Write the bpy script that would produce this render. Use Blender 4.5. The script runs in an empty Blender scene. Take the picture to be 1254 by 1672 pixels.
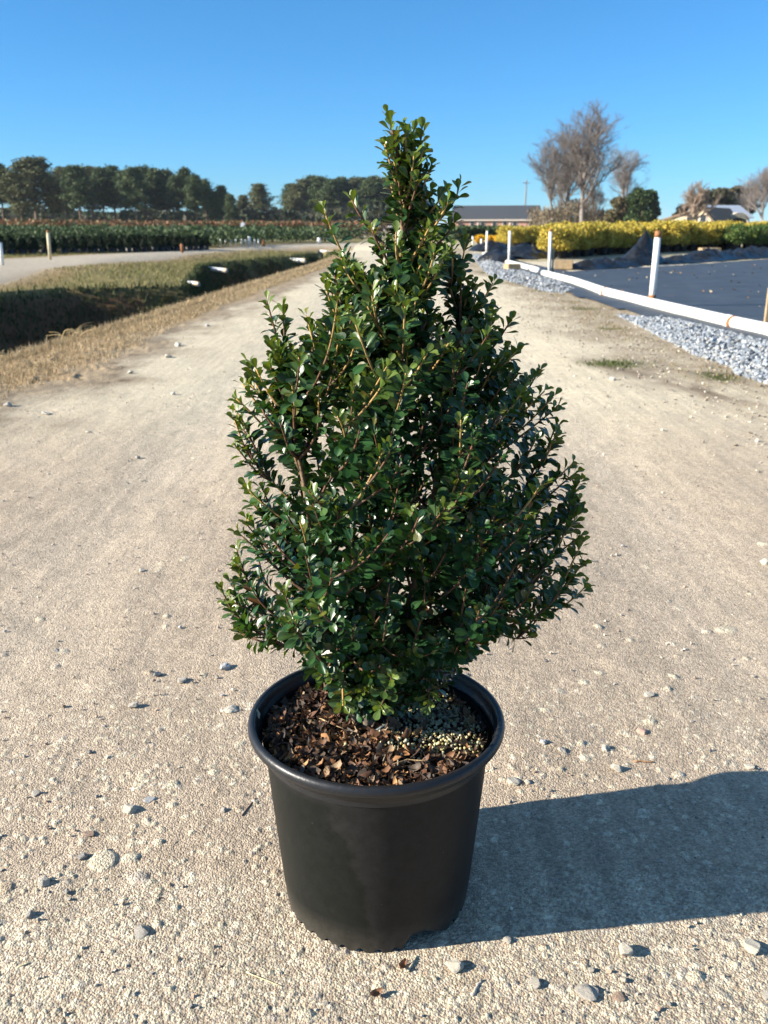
import bpy, bmesh, math, random
import numpy as np
from mathutils import Vector, Matrix, Euler, noise as mnoise

random.seed(11); rng = np.random.default_rng(7)
R = math.radians
SC = bpy.context.scene
COL = SC.collection

# ------------------------------------------------------------------ camera
CAM_H, PITCH, FPX = 0.973, R(17.8), 1450.0
cam_d = bpy.data.cameras.new('camera'); cam = bpy.data.objects.new('camera', cam_d); COL.objects.link(cam)
cam.location = (0, 0, CAM_H); cam.rotation_euler = (R(90) - PITCH, 0, 0)
cam_d.sensor_fit = 'VERTICAL'; cam_d.sensor_height = 36; cam_d.sensor_width = 27
cam_d.lens = 36 * FPX / 1672
cam_d.clip_start = 0.05; cam_d.clip_end = 6000
cam_d.dof.use_dof = True; cam_d.dof.focus_distance = 1.22; cam_d.dof.aperture_fstop = 10.5
SC.camera = cam

# ------------------------------------------------------------------ light
SUN_EL, SUN_AZ = R(22.8), R(11.0)      # shadows run to +x, swung SUN_AZ towards +y
w = bpy.data.worlds.new('World'); SC.world = w; w.use_nodes = True
wn, wl = w.node_tree.nodes, w.node_tree.links
wn.clear()
sky = wn.new('ShaderNodeTexSky'); sky.sky_type = 'NISHITA'; sky.sun_disc = False
sky.sun_elevation = SUN_EL; sky.sun_rotation = R(-90) - SUN_AZ
sky.altitude = 50; sky.air_density = 1.0; sky.dust_density = 0.0; sky.ozone_density = 5.0
hs = wn.new('ShaderNodeHueSaturation'); hs.inputs['Saturation'].default_value = 1.0
bg = wn.new('ShaderNodeBackground'); bg.inputs['Strength'].default_value = 0.069
wo = wn.new('ShaderNodeOutputWorld')
stc = wn.new('ShaderNodeTexCoord'); sxyz = wn.new('ShaderNodeSeparateXYZ'); wl.new(stc.outputs['Generated'], sxyz.inputs[0])
stint = wn.new('ShaderNodeValToRGB'); wl.new(sxyz.outputs[2], stint.inputs[0])
for i_, (p_, c_) in enumerate(((0, (.40, .735, 1.10)), (.3, (.38, .81, .98)), (.85, (2.1, 1.75, 1.4)))):  # last stop brightens the unseen upper sky to add fill in the shadows
    el = stint.color_ramp.elements[i_] if i_ < 2 else stint.color_ramp.elements.new(p_)
    el.position = p_; el.color = (*c_, 1)
smul = wn.new('ShaderNodeMix'); smul.data_type = 'RGBA'; smul.blend_type = 'MULTIPLY'; smul.inputs[0].default_value = 1
wl.new(sky.outputs[0], hs.inputs['Color']); wl.new(hs.outputs[0], smul.inputs[6]); wl.new(stint.outputs[0], smul.inputs[7]); wl.new(smul.outputs[2], bg.inputs['Color']); wl.new(bg.outputs[0], wo.inputs['Surface'])
sd = bpy.data.lights.new('sun', 'SUN'); sd.energy = 5.0; sd.angle = R(0.55); sd.color = (1.0, 0.92, 0.79)
so = bpy.data.objects.new('sun', sd); COL.objects.link(so)
sdir = Vector((math.cos(SUN_EL) * math.cos(SUN_AZ), math.cos(SUN_EL) * math.sin(SUN_AZ), -math.sin(SUN_EL)))
so.rotation_euler = sdir.to_track_quat('-Z', 'Y').to_euler(); so.location = (-20, -5, 12)
SC.view_settings.view_transform = 'Standard'; SC.view_settings.look = 'None'
SC.view_settings.gamma = 1.0; SC.view_settings.use_curve_mapping = False
SC.view_settings.exposure = 1.36
SC.cycles.max_bounces = 6; SC.cycles.diffuse_bounces = 3; SC.cycles.glossy_bounces = 3; SC.cycles.transparent_max_bounces = 4

# ------------------------------------------------------------------ helpers
CP, SP = math.cos(PITCH), math.sin(PITCH)
def ray(px, py):
    u, v = (px - 627) / FPX, (py - 836) / FPX
    return Vector((u, CP - v * SP, -(v * CP + SP)))
def G(px, py, z=0.0):
    """ground point seen at a photograph pixel"""
    d = ray(px, py); t = (z - CAM_H) / d.z
    return Vector((d.x * t, d.y * t, z))
def D(px, py, Y):
    """point at distance Y seen at a photograph pixel"""
    d = ray(px, py); t = Y / d.y
    return Vector((d.x * t, Y, CAM_H + d.z * t))

class MB:
    def __init__(self): self.v = []; self.f = []; self.c = []; self.m = []; self.col = (1, 1, 1)
    def vert(self, p, c=None):
        self.v.append((p[0], p[1], p[2])); self.c.append(c or self.col); return len(self.v) - 1
    def face(self, ids, m=0): self.f.append(tuple(ids)); self.m.append(m)
    def poly(self, pts, c=None, m=0): self.face([self.vert(p, c) for p in pts], m)
    def box(self, c, s, rot=None, m=0, col=None):
        M = (rot or Matrix.Identity(3))
        ids = []
        for z in (-1, 1):
            for x, y in ((-1, -1), (1, -1), (1, 1), (-1, 1)):
                ids.append(self.vert(Vector(c) + M @ Vector((x * s[0] / 2, y * s[1] / 2, z * s[2] / 2)), col))
        for q in ((3, 2, 1, 0), (4, 5, 6, 7), (0, 1, 5, 4), (1, 2, 6, 5), (2, 3, 7, 6), (3, 0, 4, 7)):
            self.face([ids[k] for k in q], m)
    def tube(self, pts, rad, n=6, m=0, cols=None, cap=True):
        pts = [Vector(p) for p in pts]; k = len(pts)
        if not hasattr(rad, '__len__'): rad = [rad] * k
        ref = Vector((0.31, 0.17, 0.93)).normalized(); rings = []; prev = None
        for i in range(k):
            t = (pts[min(i + 1, k - 1)] - pts[max(i - 1, 0)])
            if t.length < 1e-9: t = Vector((0, 0, 1))
            t.normalize()
            a = (prev if prev is not None else (ref if abs(t.dot(ref)) < .95 else Vector((1, 0, 0))))
            a = (a - t * a.dot(t)); 
            if a.length < 1e-6: a = t.orthogonal()
            a.normalize(); prev = a; b = t.cross(a)
            rings.append([self.vert(pts[i] + (a * math.cos(2 * math.pi * j / n) + b * math.sin(2 * math.pi * j / n)) * rad[i], cols[i] if cols else None) for j in range(n)])
        for i in range(k - 1):
            for j in range(n):
                self.face((rings[i][j], rings[i][(j + 1) % n], rings[i + 1][(j + 1) % n], rings[i + 1][j]), m)
        if cap:
            self.face(rings[0][::-1], m); self.face(rings[-1], m)
    def lathe(self, prof, n=64, c=(0, 0, 0), m=0, zf=None, close=False):
        rings = []
        for r, z in prof:
            rings.append([self.vert((c[0] + r * math.cos(2 * math.pi * j / n), c[1] + r * math.sin(2 * math.pi * j / n), c[2] + z)) for j in range(n)])
        for i in range(len(prof) - 1):
            for j in range(n):
                self.face((rings[i][j], rings[i][(j + 1) % n], rings[i + 1][(j + 1) % n], rings[i + 1][j]), m)
    def mesh(self, name, mats, smooth=True):
        me = bpy.data.meshes.new(name); me.from_pydata(self.v, [], self.f)
        for mt in (mats if isinstance(mats, (list, tuple)) else [mats]): me.materials.append(mt)
        if any(self.m): me.polygons.foreach_set('material_index', self.m)
        me.polygons.foreach_set('use_smooth', [smooth] * len(self.f))
        at = me.attributes.new('Col', 'FLOAT_COLOR', 'POINT')
        cc = np.ones((len(self.v), 4), np.float32); cc[:, :3] = np.array(self.c, np.float32).reshape(-1, 3)
        at.data.foreach_set('color', cc.ravel()); me.update()
        return me
    def build(self, name, mats, parent=None, smooth=True, loc=None):
        return link(name, self.mesh(name, mats, smooth), parent, loc)

def link(name, me, parent=None, loc=None):
    o = bpy.data.objects.new(name, me); COL.objects.link(o)
    if parent: o.parent = parent
    if loc is not None: o.location = loc
    return o
def np_mesh(name, V, F, mats, C=None, smooth=True, extra=None):
    """fast mesh from arrays; F is (n,3) or (n,4)"""
    me = bpy.data.meshes.new(name); n, k = F.shape
    me.vertices.add(len(V)); me.vertices.foreach_set('co', np.ascontiguousarray(V, np.float32).ravel())
    me.loops.add(n * k); me.loops.foreach_set('vertex_index', np.ascontiguousarray(F, np.int32).ravel())
    me.polygons.add(n); me.polygons.foreach_set('loop_start', np.arange(0, n * k, k, dtype=np.int32))
    me.polygons.foreach_set('loop_total', np.full(n, k, np.int32))
    me.polygons.foreach_set('use_smooth', np.full(n, smooth))
    for mt in (mats if isinstance(mats, (list, tuple)) else [mats]): me.materials.append(mt)
    if C is not None:
        at = me.attributes.new('Col', 'FLOAT_COLOR', 'POINT')
        cc = np.ones((len(V), 4), np.float32); cc[:, :C.shape[1]] = C; at.data.foreach_set('color', cc.ravel())
    for kx, val in (extra or {}).items():
        at = me.attributes.new(kx, 'FLOAT', 'POINT'); at.data.foreach_set('value', val.astype(np.float32))
    me.update(calc_edges=True); me.validate()
    return me
def thing(name, label, cat, loc=(0, 0, 0), group=None):
    o = bpy.data.objects.new(name, None); COL.objects.link(o); o.location = loc; o.empty_display_size = .1
    return tag(o, label, cat, group)
def tag(o, label, cat, group=None, kind=None):
    o['label'] = label; o['category'] = cat
    if group: o['group'] = group
    if kind: o['kind'] = kind
    return o
def copy_tree(o, loc=None, rz=None, sc=None, label=None):
    def cp(x, par):
        c = x.copy(); COL.objects.link(c); c.parent = par
        for ch in list(x.children): cp(ch, c)
        return c
    c = cp(o, None)
    if loc is not None: c.location = loc
    if rz is not None: c.rotation_euler = (0, 0, rz)
    if sc is not None: c.scale = (sc, sc, sc) if not hasattr(sc, '__len__') else sc
    if label: c['label'] = label
    return c

# ------------------------------------------------------------------ materials
def mat(name, col=(.5, .5, .5), rough=.6, spec=.3, attr=False, var=0.0, vscale=20, bump=0.0, bscale=60, coat=0.0, transl=0.0, tcol=None):
    m = bpy.data.materials.new(name); m.use_nodes = True
    nt = m.node_tree; N, L = nt.nodes, nt.links
    b = N['Principled BSDF']; b.inputs['Roughness'].default_value = rough; b.inputs['Specular IOR Level'].default_value = spec
    if coat: b.inputs['Coat Weight'].default_value = coat; b.inputs['Coat Roughness'].default_value = .15
    tc = N.new('ShaderNodeTexCoord')
    src = None
    if attr:
        a = N.new('ShaderNodeAttribute'); a.attribute_name = 'Col'; src = a.outputs['Color']
        mx = N.new('ShaderNodeMix'); mx.data_type = 'RGBA'; mx.blend_type = 'MULTIPLY'; mx.inputs[0].default_value = 1
        mx.inputs[7].default_value = (*col, 1); L.new(src, mx.inputs[6]); src = mx.outputs[2]
    if var:
        nz = N.new('ShaderNodeTexNoise'); nz.inputs['Scale'].default_value = vscale; nz.inputs['Detail'].default_value = 6
        nz.inputs['Roughness'].default_value = .65
        L.new(tc.outputs['Object'], nz.inputs['Vector'])
        mr = N.new('ShaderNodeMapRange'); mr.inputs[1].default_value = .3; mr.inputs[2].default_value = .7
        mr.inputs[3].default_value = 1 - var; mr.inputs[4].default_value = 1 + var
        L.new(nz.outputs[0], mr.inputs[0])
        mx = N.new('ShaderNodeMix'); mx.data_type = 'RGBA'; mx.blend_type = 'MULTIPLY'; mx.inputs[0].default_value = 1
        if src: L.new(src, mx.inputs[6])
        else: mx.inputs[6].default_value = (*col, 1)
        L.new(mr.outputs[0], mx.inputs[7]); src = mx.outputs[2]
    if src: L.new(src, b.inputs['Base Color'])
    else: b.inputs['Base Color'].default_value = (*col, 1)
    if bump:
        nz = N.new('ShaderNodeTexNoise'); nz.inputs['Scale'].default_value = bscale; nz.inputs['Detail'].default_value = 5
        L.new(tc.outputs['Object'], nz.inputs['Vector'])
        bp = N.new('ShaderNodeBump'); bp.inputs['Strength'].default_value = .8; bp.inputs['Distance'].default_value = bump
        L.new(nz.outputs[0], bp.inputs['Height']); L.new(bp.outputs[0], b.inputs['Normal'])
    if transl:
        t = N.new('ShaderNodeBsdfTranslucent'); ms = N.new('ShaderNodeMixShader'); ms.inputs[0].default_value = transl
        if tcol:
            mx = N.new('ShaderNodeMix'); mx.data_type = 'RGBA'; mx.blend_type = 'MULTIPLY'; mx.inputs[0].default_value = 1
            if src: L.new(src, mx.inputs[6])
            else: mx.inputs[6].default_value = (*col, 1)
            mx.inputs[7].default_value = (*tcol, 1); L.new(mx.outputs[2], t.inputs[0])
        elif src: L.new(src, t.inputs[0])
        else: t.inputs[0].default_value = (*col, 1)
        L.new(b.outputs[0], ms.inputs[1]); L.new(t.outputs[0], ms.inputs[2])
        L.new(ms.outputs[0], N['Material Output'].inputs['Surface'])
    return m

M_LEAF = mat('shrub_leaf', (1, 1, 1), .35, .46, attr=True, var=.25, vscale=45, transl=.16, tcol=(2.6, 2.4, .7))
M_BARK = mat('shrub_bark', (1, 1, 1), .7, .2, attr=True, var=.3, vscale=160, bump=.0015, bscale=250)
M_FOL = mat('foliage', (1, 1, 1), .6, .2, attr=True, var=.25, vscale=1.5, transl=.2)
M_WOOD = mat('tree_bark', (1, 1, 1), .85, .1, attr=True, var=.25, vscale=6)
M_GRASS = mat('grass_blades', (1, 1, 1), .7, .15, attr=True, transl=.25)
M_WHITE = mat('white_pipe', (.76, .74, .69), .5, .35, var=.16, vscale=7)
M_RUST = mat('orange_rust', (.27, .125, .055), .8, .2, var=.5, vscale=40)
M_LUMBER = mat('lumber', (.36, .26, .15), .75, .2, var=.25, vscale=12)
M_STONE = mat('stone', (1, 1, 1), .8, .25, attr=True, var=.3, vscale=90, bump=.002, bscale=150)
M_LITTER = mat('dead_leaf', (1, 1, 1), .6, .3, attr=True, var=.25, vscale=120, transl=.12)
M_SOIL = mat('soil', (.045, .030, .022), .95, .1, var=.5, vscale=90, bump=.004, bscale=160)
M_PELLET = mat('pellet', (1, 1, 1), .35, .46, attr=True, transl=.1)
M_BLACKFILM = mat('black_film', (.010, .0105, .012), .36, .42, var=.5, vscale=3, bump=.03, bscale=12)
M_POTBLACK = mat('black_pot', (.02, .02, .022), .5, .4)

# ------------------------------------------------------------------ noise in numpy
def hash2(ix, iy, k):
    h = (ix.astype(np.int64) * 374761393 + iy.astype(np.int64) * 668265263 + k * 1274126177) & 0xffffffff
    h = ((h ^ (h >> 13)) * 1274126177) & 0xffffffff
    h = h ^ (h >> 16)
    return (h & 0xffffff) / float(0x1000000)
def vnoise(x, y, k=0):
    ix, iy = np.floor(x), np.floor(y); fx, fy = x - ix, y - iy
    fx = fx * fx * (3 - 2 * fx); fy = fy * fy * (3 - 2 * fy)
    a, b, c, d = hash2(ix, iy, k), hash2(ix + 1, iy, k), hash2(ix, iy + 1, k), hash2(ix + 1, iy + 1, k)
    return (a * (1 - fx) + b * fx) * (1 - fy) + (c * (1 - fx) + d * fx) * fy
def fbm(x, y, k=0, o=4):
    s = 0; a = .5
    for i in range(o): s = s + a * vnoise(x * 2 ** i, y * 2 ** i, k + 17 * i); a *= .5
    return s / (1 - .5 ** o)
def grains(x, y, s, k, fill=1.0):
    """domes on a jittered grid: height 0..1 and a random tone per grain"""
    gx, gy = np.floor(x / s), np.floor(y / s)
    best = np.zeros_like(x); tone = np.full_like(x, .5)
    for dx in (-1, 0, 1):
        for dy in (-1, 0, 1):
            cx, cy = gx + dx, gy + dy
            px = (cx + .15 + .7 * hash2(cx, cy, k)) * s; py = (cy + .15 + .7 * hash2(cx, cy, k + 1)) * s
            r = s * (.38 + .38 * hash2(cx, cy, k + 2)); on = hash2(cx, cy, k + 3) < fill
            an = hash2(cx, cy, k + 5) * 6.283; ca, sa = np.cos(an), np.sin(an)
            ux, uy = (x - px) * ca + (y - py) * sa, -(x - px) * sa + (y - py) * ca
            q = np.maximum(np.abs(ux) * .75 + np.abs(uy) * .45, np.hypot(ux, uy * 1.25)) / r
            h = np.where(on, np.sqrt(np.clip(1 - q * q, 0, 1)) * (.5 + .5 * hash2(cx, cy, k + 4)), 0)
            up = h > best; best = np.where(up, h, best); tone = np.where(up, hash2(cx, cy, k + 6), tone)
    return best, tone
def smooth(e0, e1, x): t = np.clip((x - e0) / (e1 - e0), 0, 1); return t * t * (3 - 2 * t)

# ------------------------------------------------------------------ ground layout
def pl(pts): return np.array([(p.x, p.y) for p in pts])
def seg_dist(x, y, P):
    best = np.full(x.shape, 1e9)
    for (ax, ay), (bx, by) in zip(P[:-1], P[1:]):
        dx, dy = bx - ax, by - ay; t = np.clip(((x - ax) * dx + (y - ay) * dy) / (dx * dx + dy * dy), 0, 1)
        best = np.minimum(best, np.hypot(x - ax - t * dx, y - ay - t * dy))
    return best
def inside(x, y, P):
    r = np.zeros(x.shape, bool); n = len(P)
    for i in range(n):
        (ax, ay), (bx, by) = P[i], P[(i + 1) % n]
        c = ((ay > y) != (by > y)); 
        with np.errstate(divide='ignore', invalid='ignore'): xs = (bx - ax) * (y - ay) / (by - ay + 1e-12) + ax
        r ^= c & (x < xs)
    return r
def sdist(x, y, P, closed=True):
    Q = np.vstack([P, P[:1]]); d = seg_dist(x, y, Q); return np.where(inside(x, y, P), -d, d)

DN = pl([Vector((-4.2, -2, 0)), Vector((-3.5, 3, 0)), G(0, 586), G(110, 553), G(230, 518), G(380, 473), G(470, 446), G(522, 431), G(548, 421)])
DB = pl([G(545, 415, -.25), G(528, 411, -.25), G(470, 419, -.3), G(420, 424, -.3), G(345, 430, -.3), G(322, 436, -.3), G(310, 452, -.3), G(296, 467, -.3), G(200, 469, -.3), G(100, 471, -.3), G(0, 479, -.3), Vector((-9.5, 15, 0)), Vector((-11, 8, 0)), Vector((-11.5, -2, 0))])
DITCH = np.vstack([DN, DB])
TRACK = pl([Vector((-26, 2, 0)), Vector((-15, 2, 0)), G(0, 448), G(100, 436), G(200, 424.5), G(300, 413.5), G(400, 406.5), G(500, 401.5), G(600, 402), G(600, 397), G(500, 397.5), G(430, 400), G(345, 406), G(250, 411), G(150, 416), G(0, 423), Vector((-16, 24, 0)), Vector((-26, 16, 0))])
def road_r(y): return 2.35 + .12 * np.sin(y * .5) + .1 * np.sin(y * 1.7 + 1)
def ditch_n(y): return np.interp(y, DN[:, 1], DN[:, 0])

def base_height(x, y):
    d = sdist(x, y, DITCH)
    dn = seg_dist(x, y, DN); db = seg_dist(x, y, DB)
    nz = fbm(x * 1.3, y * 1.3, 3)
    ins = -np.minimum(np.minimum(.28 + db * (.85 + .5 * nz), dn * 1.25 + .02 * smooth(0, .2, dn)), 1.35 + .25 * (nz - .5))
    outb = np.where(db < dn, -.28 * (1 - smooth(0, 3.2, db)), -.03 * (1 - smooth(0, .35, dn)))
    z = np.where(d < 0, ins, np.where(db < dn + 1.0, outb, -.03 * (1 - smooth(0, .35, dn))))
    near = smooth(60, 20, np.abs(y))
    z = z + (fbm(x * .9, y * .5, 9) - .5) * .03 * near + (fbm(x * 4, y * 4, 5, 3) - .5) * .010 * near
    # wheel ruts on the road
    onroad = smooth(-1.9, -1.3, x) * smooth(2.2, 1.7, x)
    z = z - .018 * onroad * (np.exp(-((x + 1.0 - .03 * y) / .28) ** 2) + np.exp(-((x - .85 - .03 * y) / .3) ** 2))
    return z
def hz(x, y):
    return float(base_height(np.array([float(x)]), np.array([float(y)]))[0])
Z0 = hz(-.01, 1.136)
_bh = base_height
def base_height(x, y): return _bh(x, y) - Z0 * np.exp(-(((x + .01) / 1.5) ** 2 + ((y - 1.136) / 1.5) ** 2))

# rows / columns follow the view so that near ground is fine and far ground coarse
ys = [-.5, -.2, .1, .3, .45, .55]
while ys[-1] < 3200:
    y = ys[-1]; d = (y * y + CAM_H ** 2) / CAM_H * (1.05 / 888)
    if 4 < y < 34: d = min(d, .13)
    elif y >= 34: d = min(d, y * .05) if y < 200 else y * .2
    ys.append(y + max(.0019, d))
ys = np.array(ys)
us = np.concatenate([[-40, -12, -5, -3, -2, -1.5, -1.2, -1.0, -.9, -.8], np.arange(-.72, .7201, .00135), [.8, .9, 1.0, 1.2, 1.5, 2, 3, 5, 12, 40]])
UU, YY = np.meshgrid(us, ys); XX = UU * (YY + .8)
nr, ncl = XX.shape
x, y = XX.ravel(), YY.ravel()
Z = base_height(x, y)
n1, n2, n3 = fbm(x * .7, y * .45, 21), fbm(x * 3.1, y * 2.2, 22), fbm(x * 11, y * 9, 23, 3)
d_n = seg_dist(x, y, DN); d_d = sdist(x, y, DITCH); d_b = seg_dist(x, y, DB); d_t = sdist(x, y, TRACK)
right_of_n = x > ditch_n(y)
vw = np.interp(y, [2, 7, 10, 16, 26, 45], [1.08, .90, .62, .54, .45, .36])
# masks
dry = np.where(right_of_n, smooth(vw + .25, vw - .35, d_n + (n2 - .5) * .9 + (n3 - .5) * .5), 0)
dry = np.where((d_d < 0) & (d_n < .35), smooth(.35, .05, d_n), dry)
edge_dirt = np.where(right_of_n, np.exp(-((d_n - vw - .12 + (n2 - .5) * .8) / .3) ** 2), 0) * .7
rr = road_r(y)
shoulder = smooth(-.75, .1, x - rr + (n2 - .5) * 1.1 + (n1 - .5) * .6) * (x < 3.6)
leftg = (x < ditch_n(y)) & (d_d > -.5)
green = np.where(leftg, smooth(.0, .6, d_t + (n2 - .5) * .6), 0)
tandry = np.where(leftg, np.exp(-((d_t - .35) / .6) ** 2) * .8, 0)
inD = smooth(.05, -.25, d_d)
far = smooth(52, 70, y + (n1 - .5) * 8) * 1.0
rightfar = smooth(3.4, 4.2, x)
green = np.maximum(green, far * .8); green = np.maximum(green, rightfar * (y > 27) * .5)
gpatch = np.exp(-(((x - 1.72) / .16) ** 2 + ((y - 6.62) / .16) ** 2)) * (.4 + n3) + np.exp(-(((x - 2.3) / .2) ** 2 + ((y - 6.0) / .12) ** 2)) * .5
gpatch += smooth(.62, .75, n2) * smooth(.3, .1, np.abs(x - rr - .1)) * .8
red = np.exp(-((x - 1.75 - (y - 6.2) * -.35) / .12) ** 2) * smooth(4.6, 5.4, y) * smooth(7.2, 6.4, y) * smooth(.4, .6, n2 + .1)
# grains: real little stones in the near ground
dist = np.hypot(y, CAM_H); sp = (y * y + CAM_H ** 2) / CAM_H * (1.05 / 888)
gm = np.clip(1 - dry * .6, 0, 1) * (np.abs(UU.ravel()) < .725)
G_tone = np.full_like(x, .5); G_h = np.zeros_like(x)
def add_grains(s, amp, fill, k):
    sel = (gm > .01) & (sp < s * .55) & (y > .4)
    h, t = grains(x[sel], y[sel], s, k, fill)
    fd = smooth(s * .55, s * .3, sp[sel]) * gm[sel]
    G_h[sel] = np.maximum(G_h[sel], h * amp * fd)
    up = (h * fd > .12)
    tt = G_tone[sel]; tt[up] = t[up]; G_tone[sel] = tt
add_grains(.0058, .0019, .8, 100)
add_grains(.0105, .0030, .14, 200)
add_grains(.021, .0050, .015, 300)
add_grains(.048, .006, .004, 400)
Z = Z + G_h + (n3 - .5) * .006 * (sp < .05)
lump = dry * (fbm(x * 18, y * 18, 31, 3) - .4) * .05 * (sp < .12); Z = Z + lump
# colours
def c3(r, g, b): return np.array([r, g, b])[None, :]
def mixc(A, B, t): t = np.clip(t, 0, 1)[:, None]; return A * (1 - t) + B * t
C = np.repeat(c3(.625, .545, .40), len(x), 0)
C = mixc(C, c3(.54, .468, .345), (n1 - .35) * .7)
C = mixc(C, c3(.655, .575, .43), smooth(.5, .75, n2) * .3)
near_t = smooth(.04, .006, sp)
C = mixc(C, c3(.66, .58, .45), smooth(.72, .97, G_tone) * near_t * .9)
C = mixc(C, c3(.34, .295, .26), smooth(.3, .04, G_tone) * near_t * .75)
C = mixc(C, c3(.36, .22, .14), ((G_tone > .46) & (G_tone < .52)) * near_t * .45)
C = mixc(C, c3(.36, .31, .26), smooth(.2, 0, G_h / .003) * near_t * .3)
rut = (np.exp(-((x + 1.0 - .03 * y) / .26) ** 2) + np.exp(-((x - .85 - .03 * y) / .28) ** 2)) * smooth(-1.9, -1.3, x)
C = mixc(C, c3(.63, .548, .432), rut * .22)
C = mixc(C, c3(.235, .175, .115), shoulder * .62 * (.55 + .9 * n3))
C = mixc(C, c3(.13, .085, .05), edge_dirt * (.4 + n3))
C = mixc(C, c3(.12, .075, .05), red * .7)
drycol = mixc(np.repeat(c3(.47, .345, .205), len(x), 0), c3(.30, .205, .115), n3 * 1.2 - .1)
C = mixc(C, drycol, dry)
gcol = mixc(np.repeat(c3(.17, .155, .06), len(x), 0), c3(.27, .22, .10), n2 * 1.3 - .2)
C = mixc(C, gcol, green); C = mixc(C, c3(.33, .225, .12), tandry)
C = mixc(C, c3(.09, .10, .03), gpatch)
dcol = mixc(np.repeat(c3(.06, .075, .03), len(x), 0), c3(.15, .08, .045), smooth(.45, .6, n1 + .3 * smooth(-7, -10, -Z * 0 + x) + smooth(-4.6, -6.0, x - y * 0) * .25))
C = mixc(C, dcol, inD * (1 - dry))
C = mixc(C, c3(.30, .265, .225), ((d_t < 0) & leftg) * .55)

gmat = bpy.data.materials.new('ground'); gmat.use_nodes = True
N, L = gmat.node_tree.nodes, gmat.node_tree.links
b = N['Principled BSDF']; b.inputs['Roughness'].default_value = .93; b.inputs['Specular IOR Level'].default_value = .12
a = N.new('ShaderNodeAttribute'); a.attribute_name = 'Col'; tc = N.new('ShaderNodeTexCoord')
def gnoise(scale, lo, hi, det=6):
    nz = N.new('ShaderNodeTexNoise'); nz.inputs['Scale'].default_value = scale; nz.inputs['Detail'].default_value = det; nz.inputs['Roughness'].default_value = .7
    L.new(tc.outputs['Object'], nz.inputs['Vector'])
    mr = N.new('ShaderNodeMapRange'); mr.inputs[1].default_value = .3; mr.inputs[2].default_value = .7; mr.inputs[3].default_value = lo; mr.inputs[4].default_value = hi
    L.new(nz.outputs[0], mr.inputs[0]); return nz, mr
cur = a.outputs['Color']
for scl, lo, hi in ((70, .78, 1.18), (24, .86, 1.10), (5, .93, 1.07), (420, .84, 1.14)):
    nz, mr = gnoise(scl, lo, hi)
    mx = N.new('ShaderNodeMix'); mx.data_type = 'RGBA'; mx.blend_type = 'MULTIPLY'; mx.inputs[0].default_value = 1
    L.new(cur, mx.inputs[6]); L.new(mr.outputs[0], mx.inputs[7]); cur = mx.outputs[2]
L.new(cur, b.inputs['Base Color'])
# sand grains: a cell pattern with its own tone per grain
vor = N.new('ShaderNodeTexVoronoi'); vor.inputs['Scale'].default_value = 300; L.new(tc.outputs['Object'], vor.inputs['Vector'])
vsc = N.new('ShaderNodeSeparateColor'); L.new(vor.outputs['Color'], vsc.inputs[0])
vmr = N.new('ShaderNodeMapRange'); vmr.inputs[3].default_value = .70; vmr.inputs[4].default_value = 1.24; L.new(vsc.outputs[0], vmr.inputs[0])
mx = N.new('ShaderNodeMix'); mx.data_type = 'RGBA'; mx.blend_type = 'MULTIPLY'; mx.inputs[0].default_value = 1
L.new(cur, mx.inputs[6]); L.new(vmr.outputs[0], mx.inputs[7]); smp_ = N.new('ShaderNodeMapping'); smp_.inputs['Rotation'].default_value = (0, 0, R(24)); smp_.inputs['Scale'].default_value = (30, 2.2, 1); L.new(tc.outputs['Object'], smp_.inputs[0])
snz = N.new('ShaderNodeTexNoise'); snz.inputs['Scale'].default_value = 1.0; snz.inputs['Detail'].default_value = 4; L.new(smp_.outputs[0], snz.inputs['Vector'])
smr_ = N.new('ShaderNodeMapRange'); smr_.inputs[1].default_value = .3; smr_.inputs[2].default_value = .7; smr_.inputs[3].default_value = .86; smr_.inputs[4].default_value = 1.09; L.new(snz.outputs[0], smr_.inputs[0])
mxs = N.new('ShaderNodeMix'); mxs.data_type = 'RGBA'; mxs.blend_type = 'MULTIPLY'; mxs.inputs[0].default_value = 1; L.new(mx.outputs[2], mxs.inputs[6]); L.new(smr_.outputs[0], mxs.inputs[7])
L.new(mxs.outputs[2], b.inputs['Base Color'])
vbp = N.new('ShaderNodeBump'); vbp.invert = True; vbp.inputs['Strength'].default_value = .9; vbp.inputs['Distance'].default_value = .0026; L.new(vor.outputs['Distance'], vbp.inputs['Height'])
nz, _ = gnoise(55, 0, 1, 8); bp = N.new('ShaderNodeBump'); bp.inputs['Strength'].default_value = .6; bp.inputs['Distance'].default_value = .010
L.new(nz.outputs[0], bp.inputs['Height']); L.new(vbp.outputs[0], bp.inputs['Normal']); L.new(bp.outputs[0], b.inputs['Normal'])

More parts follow.
